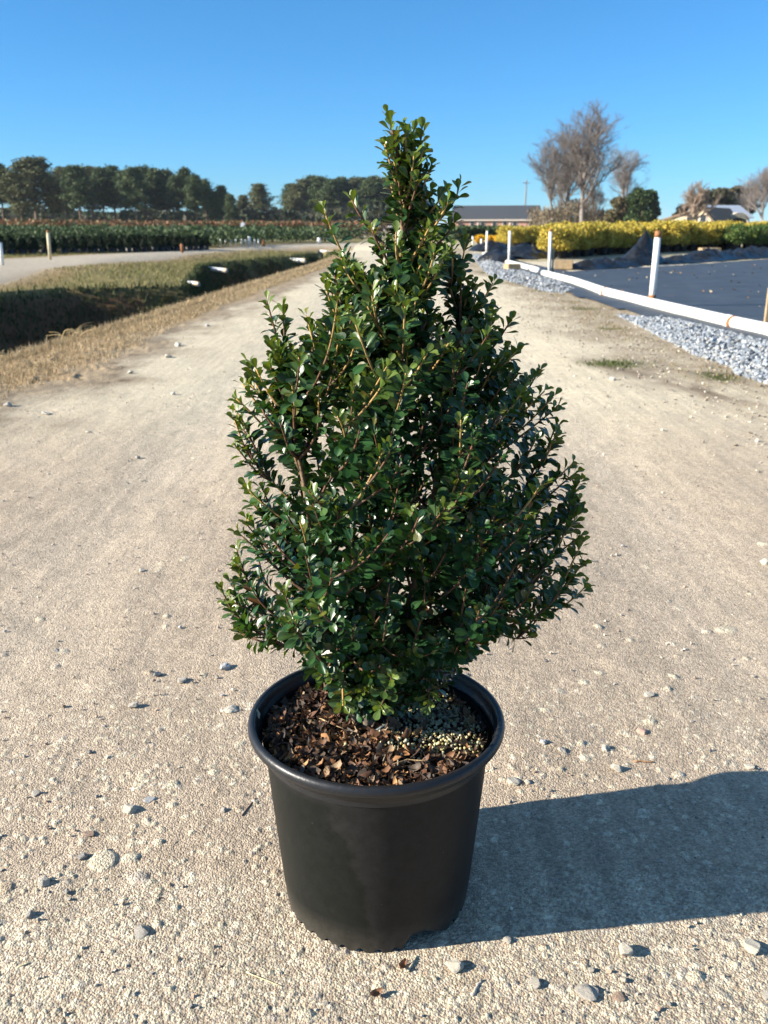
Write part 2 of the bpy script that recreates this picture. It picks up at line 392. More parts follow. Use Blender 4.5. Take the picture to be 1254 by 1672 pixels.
Vall = np.column_stack([x, y, Z])
idx = np.arange(nr * ncl).reshape(nr, ncl)
F = np.column_stack([idx[:-1, :-1].ravel(), idx[:-1, 1:].ravel(), idx[1:, 1:].ravel(), idx[1:, :-1].ravel()])
fx, fy = x[F].mean(1), y[F].mean(1)
region = np.zeros(len(F), int)
fdn = fx - ditch_n(fy)
isroad = (fdn > np.interp(fy, [2, 7, 10, 16, 26, 45], [1.2, 1.0, .7, .6, .5, .4])) & (fx < road_r(fy) + .1) & (fy < 62)
region[isroad] = 1
region[inside(fx, fy, TRACK)] = 2
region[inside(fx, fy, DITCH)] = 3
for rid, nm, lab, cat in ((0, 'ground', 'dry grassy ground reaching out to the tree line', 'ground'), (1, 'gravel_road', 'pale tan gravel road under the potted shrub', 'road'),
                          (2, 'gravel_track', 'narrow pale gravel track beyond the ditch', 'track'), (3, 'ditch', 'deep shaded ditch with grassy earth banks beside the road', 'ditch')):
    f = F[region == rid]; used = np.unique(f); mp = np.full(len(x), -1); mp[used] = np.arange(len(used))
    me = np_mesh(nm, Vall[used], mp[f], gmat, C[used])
    tag(link(nm, me), lab, cat, kind='structure')
bk = MB(); bk.col = (.42, .35, .27)
bk.poly([(-400, -.5, -.012), (-400, -400, -.012), (400, -400, -.012), (400, -.5, -.012)])
tag(bk.build('ground', gmat), 'bare tan ground running off behind the viewer', 'ground', kind='structure')

# ------------------------------------------------------------------ blades (grass as stuff)
def blades(name, bx, by, bz, ln, wd, cols, label, lean=.6, cat='grass', dirx=None):
    n = len(bx); az = rng.uniform(0, 2 * np.pi, n); le = rng.uniform(.1, 1, n) * lean
    hx, hy = np.cos(az) * le, np.sin(az) * le; up = np.sqrt(np.clip(1 - le * le, .05, 1))
    sa = az + np.pi / 2 + rng.uniform(-.6, .6, n); sx, sy = np.cos(sa) * wd / 2, np.sin(sa) * wd / 2
    V = np.zeros((n, 5, 3))
    V[:, 0] = np.column_stack([bx - sx, by - sy, bz]); V[:, 1] = np.column_stack([bx + sx, by + sy, bz])
    mx_, my, mz = bx + hx * ln * .45, by + hy * ln * .45, bz + up * ln * .6
    V[:, 2] = np.column_stack([mx_ + sx * .7, my + sy * .7, mz]); V[:, 3] = np.column_stack([mx_ - sx * .7, my - sy * .7, mz])
    V[:, 4] = np.column_stack([bx + hx * ln * 1.1, by + hy * ln * 1.1, bz + up * ln])
    o = np.arange(n)[:, None] * 5
    T = np.concatenate([o + np.array([[0, 1, 2]]), o + np.array([[0, 2, 3]]), o + np.array([[3, 2, 4]])])
    me = np_mesh(name, V.reshape(-1, 3), T, M_GRASS, np.repeat(cols, 5, 0), smooth=False)
    return tag(link(name, me), label, cat, kind='stuff')
# dry straw along the near lip of the ditch
n = 120000
t = rng.random(n) ** 1.6; by = 3.2 + t * 30; vwn = np.interp(by, [2, 7, 10, 16, 26, 45], [1.08, .90, .62, .54, .45, .36])
off = rng.beta(1.1, 1.6, n) * (vwn + .1) - .12
bx = ditch_n(by) + off * 1.05
ok = fbm(bx * 3.1, by * 2.2, 22) * .9 + rng.random(n) * .6 < 1.15 - .3 * off / vwn
bx, by, off = bx[ok], by[ok], off[ok]; n = len(bx)
ln = (.015 + .035 * rng.random(n) + .05 * (off < .12) * rng.random(n)) * (1 + by / 45)
cc = np.array([(.48, .36, .21), (.58, .46, .29), (.36, .26, .15), (.42, .32, .18), (.30, .25, .12)])[rng.choice(5, n, p=[.33, .22, .2, .15, .1])] * rng.uniform(.75, 1.15, (n, 1))
blades('dry_grass', bx, by, base_height(bx, by) - .004, ln, .0022 + by * .00045, cc, 'short straw coloured dry grass along the lip of the ditch', .93)
# olive grass on the far bank
n = 60000
bx = rng.uniform(-16, -1.8, n); by = rng.uniform(10, 46, n)
dd, dt, db_ = sdist(bx, by, DITCH), sdist(bx, by, TRACK), seg_dist(bx, by, DB)
ok = (dd > 0) & (dt > .05) & (bx < ditch_n(by)) & (db_ < 9)
bx, by, dt = bx[ok], by[ok], dt[ok]; n = len(bx)
cc = np.array([(.20, .19, .07), (.28, .24, .11), (.15, .17, .05), (.34, .27, .13)])[rng.choice(4, n, p=[.35, .25, .25, .15])] * rng.uniform(.7, 1.15, (n, 1))
blades('bank_grass', bx, by, base_height(bx, by) - .01, .05 + .08 * rng.random(n) * smooth(0, 1, dt) , .015 + .012 * rng.random(n), cc, 'short olive grass on the sunny bank beyond the ditch', .85)
# rank growth inside the ditch
n = 200000
bx = rng.uniform(-11, -1.4, n); by = rng.uniform(4, 46, n); dd = sdist(bx, by, DITCH)
ok = (dd < .02) & (seg_dist(bx, by, DN) > .42) & (rng.random(n) < .45 + .9 * smooth(.35, .62, fbm(bx * .7, by * .45, 40))); bx, by = bx[ok], by[ok]; n = len(bx)
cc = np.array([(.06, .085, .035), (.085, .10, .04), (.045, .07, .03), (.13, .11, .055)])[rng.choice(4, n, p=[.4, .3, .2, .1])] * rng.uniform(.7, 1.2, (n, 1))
blades('ditch_grass', bx, by, base_height(bx, by) - .01, .05 + .12 * rng.random(n), .022 + .016 * rng.random(n), cc, 'rank dark green growth on the shaded banks of the ditch', .9)
# shoulder grass near the crushed stone
n = 5200
by = 4 + 16 * rng.random(n); bx = road_r(by) + rng.normal(.12, .22, n)
ok = fbm(bx * 3.1, by * 2.2, 22) > .44; bx, by = bx[ok], by[ok]
k_ = 420; bx = np.concatenate([bx, rng.normal(1.72, .13, k_)]); by = np.concatenate([by, rng.normal(6.62, .10, k_)]); n = len(bx)
cc = np.array([(.24, .19, .08), (.16, .17, .05), (.36, .27, .13), (.20, .13, .07)])[rng.choice(4, n)] * rng.uniform(.7, 1.15, (n, 1))
cc[-k_:] = np.array([.10, .13, .035]) * rng.uniform(.6, 1.3, (k_, 1))
blades('shoulder_grass', bx, by, base_height(bx, by) - .004, .012 + .022 * rng.random(n), .006 + .004 * rng.random(n), cc, 'sparse grass between the road and the crushed stone', .9)

# weeds standing at the ditch lip
def weed(px, py, n, h, label, seed):
    r = random.Random(seed); g = G(px, py); g.z = hz(g.x, g.y)
    m = MB()
    for i in range(n):
        a = r.uniform(0, 6.28); le = r.uniform(.2, 1.3) * h; hh = h * r.uniform(.5, 1)
        p0 = Vector((r.gauss(0, .04), r.gauss(0, .04), 0)); dx = math.cos(a); dy = math.sin(a) * .6
        pts = [p0 + Vector((dx * le * s * s, dy * le * s * s, hh * (s * 1.6 - .75 * s * s * (1 + .3 * (i % 3))))) for s in (0, .2, .4, .6, .8, 1)]
        c = r.choice([(.5, .38, .2), (.42, .3, .15), (.58, .46, .26)])
        m.tube(pts, [.006, .006, .005, .004, .003, .0015], 4, cols=[c] * 6)
    return tag(m.build('dry_weed', M_GRASS, loc=g), label, 'weed', 'dry weeds on the ditch lip')
weed(118, 552, 9, .22, 'tangle of arching dry weed stalks at the ditch lip, largest of the weeds', 1)
weed(55, 566, 6, .16, 'short tuft of dry stalks on the ditch lip, left of the arching weed', 2)
weed(138, 545, 5, .15, 'thin upright dry stalks on the ditch lip, just right of the arching weed', 3)
weed(308, 497, 6, .17, 'thin dry weed on the ditch lip opposite the nearest white pipe end', 4)
weed(5, 583, 5, .12, 'dry tuft on the ditch lip cut by the left picture edge', 5)

# ------------------------------------------------------------------ stones
def stone_mesh(seed, n=16, flat=.62):
    r = random.Random(seed); bm = bmesh.new()
    for i in range(n):
        v = Vector((r.gauss(0, 1), r.gauss(0, 1), r.gauss(0, 1))).normalized() * r.uniform(.8, 1.05)
        bm.verts.new((v.x * .5, v.y * .42, v.z * .5 * flat))
    bmesh.ops.convex_hull(bm, input=bm.verts)
    bmesh.ops.delete(bm, geom=[v for v in bm.verts if not v.link_faces], context='VERTS')
    bmesh.ops.bevel(bm, geom=list(bm.edges), offset=.03, segments=1, affect='EDGES', profile=.5)
    bmesh.ops.subdivide_edges(bm, edges=list(bm.edges), cuts=1, use_grid_fill=True)
    bmesh.ops.triangulate(bm, faces=list(bm.faces))
    for v in bm.verts:
        nn = mnoise.noise_vector(v.co * 4 + Vector((seed, 0, 0))) * .035 + mnoise.noise_vector(v.co * 11 + Vector((seed, 5, 0))) * .018
        v.co += nn
    return bm
STONES = {}
TONES = {'pale': (.53, .485, .40), 'grey': (.42, .385, .33), 'brown': (.33, .24, .18), 'pink': (.50, .34, .27), 'dark': (.29, .275, .26), 'blue': (.45, .445, .43)}
def stone_me(seed, tone, flat=.62):
    k = (seed, tone, flat)
    if k not in STONES:
        bm = stone_mesh(seed, flat=flat); me = bpy.data.meshes.new('stone'); bm.to_mesh(me); bm.free(); me.materials.append(M_STONE)
        at = me.attributes.new('Col', 'FLOAT_COLOR', 'POINT'); at.data.foreach_set('color', np.tile(np.array([*TONES[tone], 1], np.float32), len(me.vertices)))
        STONES[k] = me
    return STONES[k]
def stone(px, py, size_px, tone, label, seed, flat=.62, name='stone', group=None, sink=.28):
    g = G(px, py); zc = g.y * CP + CAM_H * SP; s = size_px / FPX * zc * .95
    o = link(name, stone_me(seed % 9, tone, flat)); o.location = (g.x, g.y, hz(g.x, g.y) + s * flat * (.5 - sink)); o.scale = (s, s, s)
    r = random.Random(seed); o.rotation_euler = (r.uniform(-.2, .2), r.uniform(-.2, .2), r.uniform(0, 6.28))
    return tag(o, label, 'stone', group)
for args in [
    (213, 1326, 32, 'pale', 'pale rough stone left of the pot, largest lit one there', 1),
    (245, 1310, 26, 'blue', 'flat bluish stone just behind the large pale stone left of the pot', 2, .35),
    (72, 1446, 30, 'pale', 'cream stone with a straw lying against it, lower left road', 3),
    (48, 1500, 25, 'grey', 'small grey stone just below the cream stone with the straw', 4),
    (232, 1530, 40, 'grey', 'flat grey stone half sunk in the gravel, left of the pot foot', 5, .3, 'stone', None, .25),
    (218, 1152, 24, 'grey', 'grey stone on the road level with the pot rim, well left of it', 6),
    (368, 1090, 25, 'blue', 'bluish white stone just left of the pot rim', 7),
    (256, 1100, 18, 'dark', 'dark little stone left of the pale stone pair by the pot rim', 8),
    (297, 1110, 24, 'grey', 'grey flat stone between the dark stone and the bluish white one', 9, .4),
    (378, 1160, 34, 'pale', 'broad pale stone touching the view of the pot rim', 10, .35),
    (146, 1364, 24, 'brown', 'reddish brown stone half buried left of the pot', 11, .4),
    (136, 1403, 22, 'dark', 'dark round stone below the reddish brown one', 12),
    (60, 1298, 22, 'grey', 'grey stone with a long shadow near the left road edge', 13),
    (366, 1329, 16, 'grey', 'tiny grey stone close beside the pot wall', 14),
    (1020, 1557, 36, 'pale', 'tall cream stone casting a shadow just below the pot shadow', 15, .8),
    (742, 1584, 38, 'pale', 'white chunky stone on the gravel in front of the pot', 16),
    (955, 1626, 52, 'grey', 'broad rough grey stone at the foot of the picture', 17, .4, 'stone', None, .22),
    (872, 1612, 34, 'grey', 'rounded grey stone left of the broad rough grey one', 18, .4),
    (1010, 1632, 30, 'brown', 'flat dull stone right of the broad rough grey one', 19, .3),
    (1228, 1546, 40, 'pale', 'leaning pale stone below the end of the pot shadow', 20, .7),
    (1252, 1625, 24, 'grey', 'grey stone at the lower right corner', 21),
    (1048, 1190, 26, 'pink', 'pinkish flat stone beyond the pot shadow', 22, .4),
    (1006, 1254, 26, 'pale', 'pale wedge stone right behind the pot shadow', 23, .6),
    (888, 1214, 20, 'blue', 'small bluish stone right of the pot rim', 24),
    (918, 1226, 20, 'grey', 'small grey stone beside the bluish one right of the rim', 25, .45),
    (988, 1220, 22, 'pale', 'flat pale stone left of the pinkish one', 26, .4),
    (838, 1280, 30, 'pale', 'white stone hard against the right of the pot', 27, .5),
    (862, 1280, 16, 'pale', 'small white stone right of the one against the pot', 28),
    (1225, 1243, 22, 'pale', 'pale sliver of stone at the far end of the pot shadow', 29, .45),
    (1060, 1128, 24, 'grey', 'flat grey stone beyond the pinkish one', 30, .35),
    (1250, 915, 22, 'pale', 'pale stone at the right picture edge half way up the road', 31),
    (828, 1540, 20, 'grey', 'small stone at the near edge of the pot shadow', 32),
    (231, 930, 15, 'grey', 'small grey stone left of the lowest long leafy shoot', 33),
    (92, 1056, 14, 'dark', 'small dark stone far left at mid road', 34),
    (14, 665, 20, 'grey', 'grey stone at the road edge by the left picture border', 35),
    (76, 676, 22, 'pale', 'flat pale stone near the dry grass, beside the grey stone at the left border', 36, .35),
    (145, 706, 15, 'pale', 'flat pale stone out on the road below the dry grass', 37, .3),
    (275, 585, 18, 'pale', 'pale stone at the dry grass edge, the nearer of the two side by side there', 38),
    (291, 565, 16, 'pale', 'pale stone at the dry grass edge, the farther of the two side by side there', 39),
    (338, 533, 13, 'dark', 'dark stone on the road farthest along the dry grass', 40),
    (213, 610, 14, 'pale', 'pale stone left of the verge pair', 41),
    (283, 644, 12, 'pale', 'lone pale pebble midway between verge and shrub', 42),
    (225, 745, 12, 'grey', 'grey pebble on the road left of the shrub', 43),
    (1000, 620, 14, 'pale', 'white stone below the green patch on the shoulder', 44),
]: stone(*args)
peb = 0
rp = random.Random(5)
while peb < 75:
    px, py = rp.uniform(-40, 1290), 372 + 1300 * rp.random() ** .9
    if py < 520: continue
    g = G(px, py)
    if abs(g.x + .01) < .24 and abs(g.y - 1.136) < .22: continue
    if g.x < ditch_n(g.y) + .8 or g.x > 2.6: continue
    s = rp.choice([.005, .006, .008, .009, .011]) * (1 + .4 * g.y ** .5 * .5)
    zc = g.y * CP + CAM_H * SP
    stone(px, py, s / zc * FPX, rp.choice(['pale', 'grey', 'grey', 'dark', 'brown', 'blue', 'pale']), 'small loose pebble lying on the gravel road', 100 + peb, .6, 'pebble', 'loose pebbles on the road', .12)
    peb += 1
# loose coarse bits on the shoulder: uncountable
def stone_field(name, pts, size, cols, label, kind='stuff', smooth_=False, seeds=6, zoff=0.25):
    base = []
    for s in range(seeds):
        bm = bmesh.new(); r = random.Random(900 + s)
        for i in range(11):
            v = Vector((r.gauss(0, 1), r.gauss(0, 1), r.gauss(0, 1))).normalized(); bm.verts.new((v.x * .5, v.y * .42, v.z * .36))
        bmesh.ops.convex_hull(bm, input=bm.verts); bmesh.ops.delete(bm, geom=[v for v in bm.verts if not v.link_faces], context='VERTS')
        bmesh.ops.triangulate(bm, faces=list(bm.faces)); bm.verts.index_update()
        base.append((np.array([v.co[:] for v in bm.verts]), np.array([[v.index for v in f.verts] for f in bm.faces]))); bm.free()
    Vs, Fs, Cs = [], [], []; o = 0
    for i, (p, s) in enumerate(zip(pts, size)):
        bv, bf = base[i % seeds]
        M = np.array(Euler((random.uniform(-.6, .6), random.uniform(-.6, .6), random.uniform(0, 6.28))).to_matrix())
        Vs.append(bv @ M.T * s + np.array([p[0], p[1], p[2] + s * zoff])); Fs.append(bf + o); o += len(bv)
        Cs.append(np.repeat(cols[i][None, :], len(bv), 0))
    me = np_mesh(name, np.vstack(Vs), np.vstack(Fs), M_STONE, np.vstack(Cs), smooth=smooth_)
    return tag(link(name, me), label, 'gravel', kind=kind)
n = 2600
by = 3.0 + 14 * rng.random(n) ** 1.3; bx = road_r(by) + rng.normal(-.25, .38, n); bz = base_height(bx, by)
cc = np.array([(.42, .37, .30), (.30, .25, .19), (.52, .47, .38), (.22, .18, .14)])[rng.choice(4, n)] * rng.uniform(.8, 1.15, (n, 1))
stone_field('loose_gravel', np.column_stack([bx, by, bz]), .010 + .016 * rng.random(n) ** 2, cc, 'scattered coarse gravel on the brown road shoulder')
n = 6500
by = .55 + 13 * rng.random(n) ** 1.5; bx = rng.uniform(-.62, .62, n) * (by + .7); bz = base_height(bx, by)
ok = ~((np.abs(bx + .01) < .2) & (np.abs(by - 1.136) < .2)) & (bx > ditch_n(by) + .9); bx, by, bz = bx[ok], by[ok], bz[ok]; n = len(bx)
cc = np.array([(.52, .45, .35), (.34, .30, .26), (.58, .51, .41), (.25, .21, .18), (.42, .30, .22)])[rng.choice(5, n)] * rng.uniform(.8, 1.1, (n, 1))
stone_field('grit', np.column_stack([bx, by, bz]), (.003 + .005 * rng.random(n) ** 2.5) * (1 + by * .14), cc, 'coarse grit strewn over the gravel road', zoff=.3)

# crushed stone strips beside the pipe
def strip(poly, n, label, size):
    P = pl(poly); lo, hi = P.min(0), P.max(0); xs, yss = [], []
    while len(xs) < n:
        a_, b_ = rng.uniform(lo[0], hi[0], n), rng.uniform(lo[1], hi[1], n); ok = inside(a_, b_, P); xs += list(a_[ok]); yss += list(b_[ok])
    xs, yss = np.array(xs[:n]), np.array(yss[:n]); d = seg_dist(xs, yss, np.vstack([P, P[:1]]))
    z = base_height(xs, yss) + .05 * smooth(0, .3, d) * rng.random(n)
    c = np.array([(.25, .28, .31), (.35, .37, .40), (.18, .205, .235), (.32, .325, .32)])[rng.choice(4, n)] * rng.uniform(.8, 1.15, (n, 1))
    stone_field('crushed_stone', np.column_stack([xs, yss, z]), size * rng.uniform(.6, 1.35, n), c, label)
strip([G(1006, 514), G(1067, 546), G(1133, 580), G(1196, 602), G(1200, 613), G(1254, 630), G(1330, 655), G(1400, 640), G(1330, 590), G(1254, 562), G(1198, 547), G(1155, 536), G(1111, 524), G(1067, 522)], 6000, 'near bank of pale blue grey crushed stone below the white pipe', .043)
strip([G(770, 417), G(785, 436), G(800, 452), G(833, 460), G(885, 476), G(918, 480), G(938, 473), G(916, 462), G(848, 441), G(827, 433), G(800, 420), G(781, 415)], 3600, 'far bank of pale crushed stone where the pipe bends away', .055)

# ------------------------------------------------------------------ pot
PC = Vector((-.011, 1.136, 0)); RT, HP, RB = .176, .303, .139
NA = 360
def body_r(z): return RB + (.1665 - RB) * (z / HP) ** .9
potm = bpy.data.materials.new('pot_plastic'); potm.use_nodes = True
N, L = potm.node_tree.nodes, potm.node_tree.links; b = N['Principled BSDF']
b.inputs['Specular IOR Level'].default_value = .14
tc = N.new('ShaderNodeTexCoord')
sx = N.new('ShaderNodeSeparateXYZ'); L.new(tc.outputs['Object'], sx.inputs[0])
nz = N.new('ShaderNodeTexNoise'); nz.inputs['Scale'].default_value = 17; nz.inputs['Detail'].default_value = 12; nz.inputs['Roughness'].default_value = .68; L.new(tc.outputs['Object'], nz.inputs['Vector'])
# dried water stain: edge at x about -0.02, running down the wall
st = N.new('ShaderNodeMath'); st.operation = 'MULTIPLY_ADD'; st.inputs[1].default_value = .10; L.new(nz.outputs[0], st.inputs[0]); L.new(sx.outputs[0], st.inputs[2])
zs = N.new('ShaderNodeMath'); zs.operation = 'MULTIPLY_ADD'; zs.inputs[1].default_value = .25; L.new(sx.outputs[2], zs.inputs[0]); L.new(st.outputs[0], zs.inputs[2])
mr = N.new('ShaderNodeMapRange'); mr.inputs[1].default_value = .060; mr.inputs[2].default_value = .050; L.new(zs.outputs[0], mr.inputs[0])
zt = N.new('ShaderNodeMapRange'); zt.inputs[1].default_value = .262; zt.inputs[2].default_value = .25; L.new(sx.outputs[2], zt.inputs[0])
mm = N.new('ShaderNodeMath'); mm.operation = 'MULTIPLY'; L.new(mr.outputs[0], mm.inputs[0]); L.new(zt.outputs[0], mm.inputs[1])
mxc = N.new('ShaderNodeMix'); mxc.data_type = 'RGBA'; mxc.inputs[6].default_value = (.0155, .0152, .0148, 1); mxc.inputs[7].default_value = (.0080, .0092, .0084, 1)
L.new(mm.outputs[0], mxc.inputs[0])
dn = N.new('ShaderNodeTexNoise'); dn.inputs['Scale'].default_value = 55; dn.inputs['Detail'].default_value = 8; dn.inputs['Roughness'].default_value = .75; L.new(tc.outputs['Object'], dn.inputs['Vector'])
dr = N.new('ShaderNodeMapRange'); dr.inputs[1].default_value = .35; dr.inputs[2].default_value = .75; dr.inputs[3].default_value = .8; dr.inputs[4].default_value = 1.5; L.new(dn.outputs[0], dr.inputs[0])
mx2 = N.new('ShaderNodeMix'); mx2.data_type = 'RGBA'; mx2.blend_type = 'MULTIPLY'; mx2.inputs[0].default_value = 1; L.new(mxc.outputs[2], mx2.inputs[6]); L.new(dr.outputs[0], mx2.inputs[7])
# road dust thrown up on the lowest part of the wall
du = N.new('ShaderNodeMapRange'); du.inputs[1].default_value = .055; du.inputs[2].default_value = .0; du.inputs[3].default_value = 0; du.inputs[4].default_value = .22; L.new(sx.outputs[2], du.inputs[0])
dq = N.new('ShaderNodeMath'); dq.operation = 'MULTIPLY'; L.new(du.outputs[0], dq.inputs[0]); L.new(dn.outputs[0], dq.inputs[1])
# pale specks
vo = N.new('ShaderNodeTexVoronoi'); vo.inputs['Scale'].default_value = 130; L.new(tc.outputs['Object'], vo.inputs['Vector'])
vr = N.new('ShaderNodeMapRange'); vr.inputs[1].default_value = .085; vr.inputs[2].default_value = .05; vr.inputs[4].default_value = .5; L.new(vo.outputs['Distance'], vr.inputs[0])
sel = N.new('ShaderNodeSeparateColor'); L.new(vo.outputs['Color'], sel.inputs[0])
gt = N.new('ShaderNodeMath'); gt.operation = 'GREATER_THAN'; gt.inputs[1].default_value = .95; L.new(sel.outputs[0], gt.inputs[0])
sp2 = N.new('ShaderNodeMath'); sp2.operation = 'MULTIPLY'; L.new(vr.outputs[0], sp2.inputs[0]); L.new(gt.outputs[0], sp2.inputs[1])
mxd = N.new('ShaderNodeMath'); mxd.operation = 'MAXIMUM'; L.new(sp2.outputs[0], mxd.inputs[0]); L.new(dq.outputs[0], mxd.inputs[1])
mx3 = N.new('ShaderNodeMix'); mx3.data_type = 'RGBA'; mx3.inputs[7].default_value = (.36, .31, .25, 1); L.new(mxd.outputs[0], mx3.inputs[0]); L.new(mx2.outputs[2], mx3.inputs[6])
L.new(mx3.outputs[2], b.inputs['Base Color'])
rr_ = N.new('ShaderNodeMapRange'); rr_.inputs[3].default_value = .44; rr_.inputs[4].default_value = .56; L.new(dn.outputs[0], rr_.inputs[0]); L.new(rr_.outputs[0], b.inputs['Roughness'])
bp = N.new('ShaderNodeBump'); bp.inputs['Strength'].default_value = .25; bp.inputs['Distance'].default_value = .0012; L.new(dn.outputs[0], bp.inputs['Height']); L.new(bp.outputs[0], b.inputs['Normal'])
rimm = mat('rim_plastic', (.0135, .0145, .017), .40, .42, var=.15, vscale=60, bump=.0006, bscale=120)

pot = thing('nursery_pot', 'black plastic nursery pot with rolled rim and notched foot standing on the gravel', 'plant pot', PC)
# wall: rows by height, lowest row shaped by the drainage notches
zr = [0, .004, .008, .012, .016, .02, .026, .034, .05, .08, .11, .14, .17, .2, .23, .255, .268, .274, .281]
def notch(th):
    d = math.degrees(th) % 360; h = 0
    # big drainage cut at the right front
    if 283 < d < 318: h = .027 * min(1, (d - 283) / 7) * min(1, (318 - d) / 18)
    elif 103 < d < 138: h = .021 * min(1, (d - 103) / 7, (138 - d) / 7)
    else:
        q = (d - 3) % 10.2
        if q < 5.8: h = .012 * math.sqrt(max(0, 1 - ((q - 2.9) / 2.9) ** 2))
    return h
m = MB()
out = []
for z in zr:
    row = []
    for j in range(NA):
        th = 2 * math.pi * j / NA; zz = max(z, notch(th)); r = body_r(zz) + (.0022 if zz > .2735 else 0)
        wob = .0008 * math.sin(3 * th + .6) + .0006 * math.sin(7 * th)
        row.append(m.vert(((r + wob) * math.cos(th), (r + wob) * math.sin(th), zz)))
    out.append(row)
inn = []
for z in (.281, .2, .1, .03, .004):
    inn.append([m.vert(((body_r(max(z, notch(2 * math.pi * j / NA) + .001)) - .0035) * math.cos(2 * math.pi * j / NA), (body_r(max(z, notch(2 * math.pi * j / NA))) - .0035) * math.sin(2 * math.pi * j / NA), max(z, notch(2 * math.pi * j / NA) + .0005))) for j in range(NA)])
def band(A, B, flip=False):
    for j in range(NA):
        k = (j + 1) % NA; q = (A[j], A[k], B[k], B[j]); m.face(q[::-1] if flip else q)
for A, B in zip(out[:-1], out[1:]): band(A, B)
for A, B in zip(inn[:-1], inn[1:]): band(A, B)
band(out[0], inn[-1], True)
fl = [m.vert((.12 * math.cos(2 * math.pi * j / NA), .12 * math.sin(2 * math.pi * j / NA), .024)) for j in range(NA)]
band(inn[-2], fl); m.face(fl[::-1])
o_ = m.build('pot_wall', potm, pot)
rm = MB()
rc, zc_ = .1775, .2925
prof = [(.1655, .2715), (.1695, .273), (.1712, .2855), (.1745, .2862), (.1803, .2868), (.1833, .2884), (.1848, .2920), (.1850, .2958), (.1838, .2996), (.1812, .3022), (.1778, .303), (.1752, .3018), (.1736, .2988), (.1722, .293), (.1700, .282), (.1665, .279), (.1655, .262)]
rm.lathe(prof, 240)
o_ = rm.build('rim', rimm, pot)
sl = MB(); sl.col = (.75, .70, .62)
for (a0, da, rr0, zz0, dz) in ((176, 3.2, .1705, .2985, .004),):
    ids = []
    for k in range(5):
        th = R(a0 + da * k / 4)
        ids.append((sl.vert((rr0 * math.cos(th), rr0 * math.sin(th), zz0 - dz - .001 * k)), sl.vert(((rr0 + .0045) * math.cos(th), (rr0 + .0045) * math.sin(th), zz0 + .004 - .0006 * k))))
    for k in range(4): sl.face((ids[k][0], ids[k + 1][0], ids[k + 1][1], ids[k][1]))
sl.build('scuff', mat('pale_scuff', (.55, .5, .42), .7), pot)

# soil, litter, pellets, twigs
SOIL = .272
def soil_z(x, y): 
    r = math.hypot(x, y)
    return SOIL + .010 * math.exp(-(r / .07) ** 2) + .008 * (mnoise.noise(Vector((x * 22, y * 22, 3)))) + .003 * mnoise.noise(Vector((x * 80, y * 80, 7))) - .008 * max(0, x / .16) * max(0, y / .1 + .3)
m = MB(); rings = []
for i in range(26):
    r = .1645 * i / 25; rings.append([m.vert((r * math.cos(2 * math.pi * j / 90), r * math.sin(2 * math.pi * j / 90), soil_z(r * math.cos(2 * math.pi * j / 90), r * math.sin(2 * math.pi * j / 90)))) for j in range(90)])
for A, B in zip(rings[:-1], rings[1:]):
    for j in range(90): m.face((A[j], B[j], B[(j + 1) % 90], A[(j + 1) % 90]))
tag(m.build('potting_soil', M_SOIL, loc=PC), 'dark crumbly potting soil filling the black pot', 'soil', kind='stuff')
def flake(m, p, L_, W_, M3, c, curl, pointed=True):
    rows = []
    for i in range(5):
        t = i / 4; wv = W_ * (math.sin(math.pi * (t * .9 + .05)) ** (.8 if pointed else .35)) / 2
        zc = curl * L_ * (t - .5) ** 2 * 2
        rows.append([m.vert(p + M3 @ Vector((L_ * (t - .5), s * wv, zc + abs(s) * curl * W_ * .5)), c) for s in (-1, 0, 1)])
    for A, B in zip(rows[:-1], rows[1:]):
        for k in range(2): m.face((A[k], B[k], B[k + 1], A[k + 1]))
m = MB(); r = random.Random(3)
LC = [(.10, .05, .03), (.16, .08, .04), (.055, .032, .022), (.28, .14, .06), (.035, .024, .018), (.22, .15, .09), (.08, .06, .045), (.40, .21, .09)]
k = 0
while k < 1900:
    rr0 = .163 * math.sqrt(r.random()); th = r.uniform(0, 6.283); px, py = rr0 * math.cos(th), rr0 * math.sin(th)
    if px > .02 and py > -.075 and r.random() < .78: continue
    s = r.choice([.008, .011, .014, .018, .023]); tilt = r.gauss(0, .5)
    M3 = Euler((r.gauss(0, .5), tilt, r.uniform(0, 6.28))).to_matrix()
    if rr0 + s * .4 > .166: rr0 -= .008; px, py = rr0 * math.cos(th), rr0 * math.sin(th)
    c = tuple(1.2 * q for q in r.choices(LC, [3, 3, 4, 2, 4, 1.6, 2, 1.0])[0])
    flake(m, Vector((px, py, soil_z(px, py) + .002 + .009 * r.random())), s, s * r.uniform(.25, .6), M3, c, r.uniform(-.4, .7), r.random() < .7); k += 1
tag(m.build('leaf_litter', M_LITTER, loc=PC), 'curled brown dead leaves and bark flakes over the soil in the pot', 'leaf litter', kind='stuff')
def ico(sub=1):
    bm = bmesh.new(); bmesh.ops.create_icosphere(bm, subdivisions=sub, radius=1); bm.verts.index_update()
    V = np.array([v.co[:] for v in bm.verts]); Fi = np.array([[v.index for v in f.verts] for f in bm.faces]); bm.free(); return V, Fi
bv, bf = ico(2); Vs, Fs, Cs = [], [], []; o = 0; k = 0
blobs = [(.075, .035, .032, 2.0), (.105, -.02, .030, 2.5), (.06, -.045, .026, 1.0), (.05, .075, .022, 1.0), (.125, .03, .02, 1), (.085, .005, .05, 2.2), (.10, .07, .03, 1), (-.045, -.045, .016, .22), (-.06, .02, .03, .2), (.02, -.02, .03, .35)]
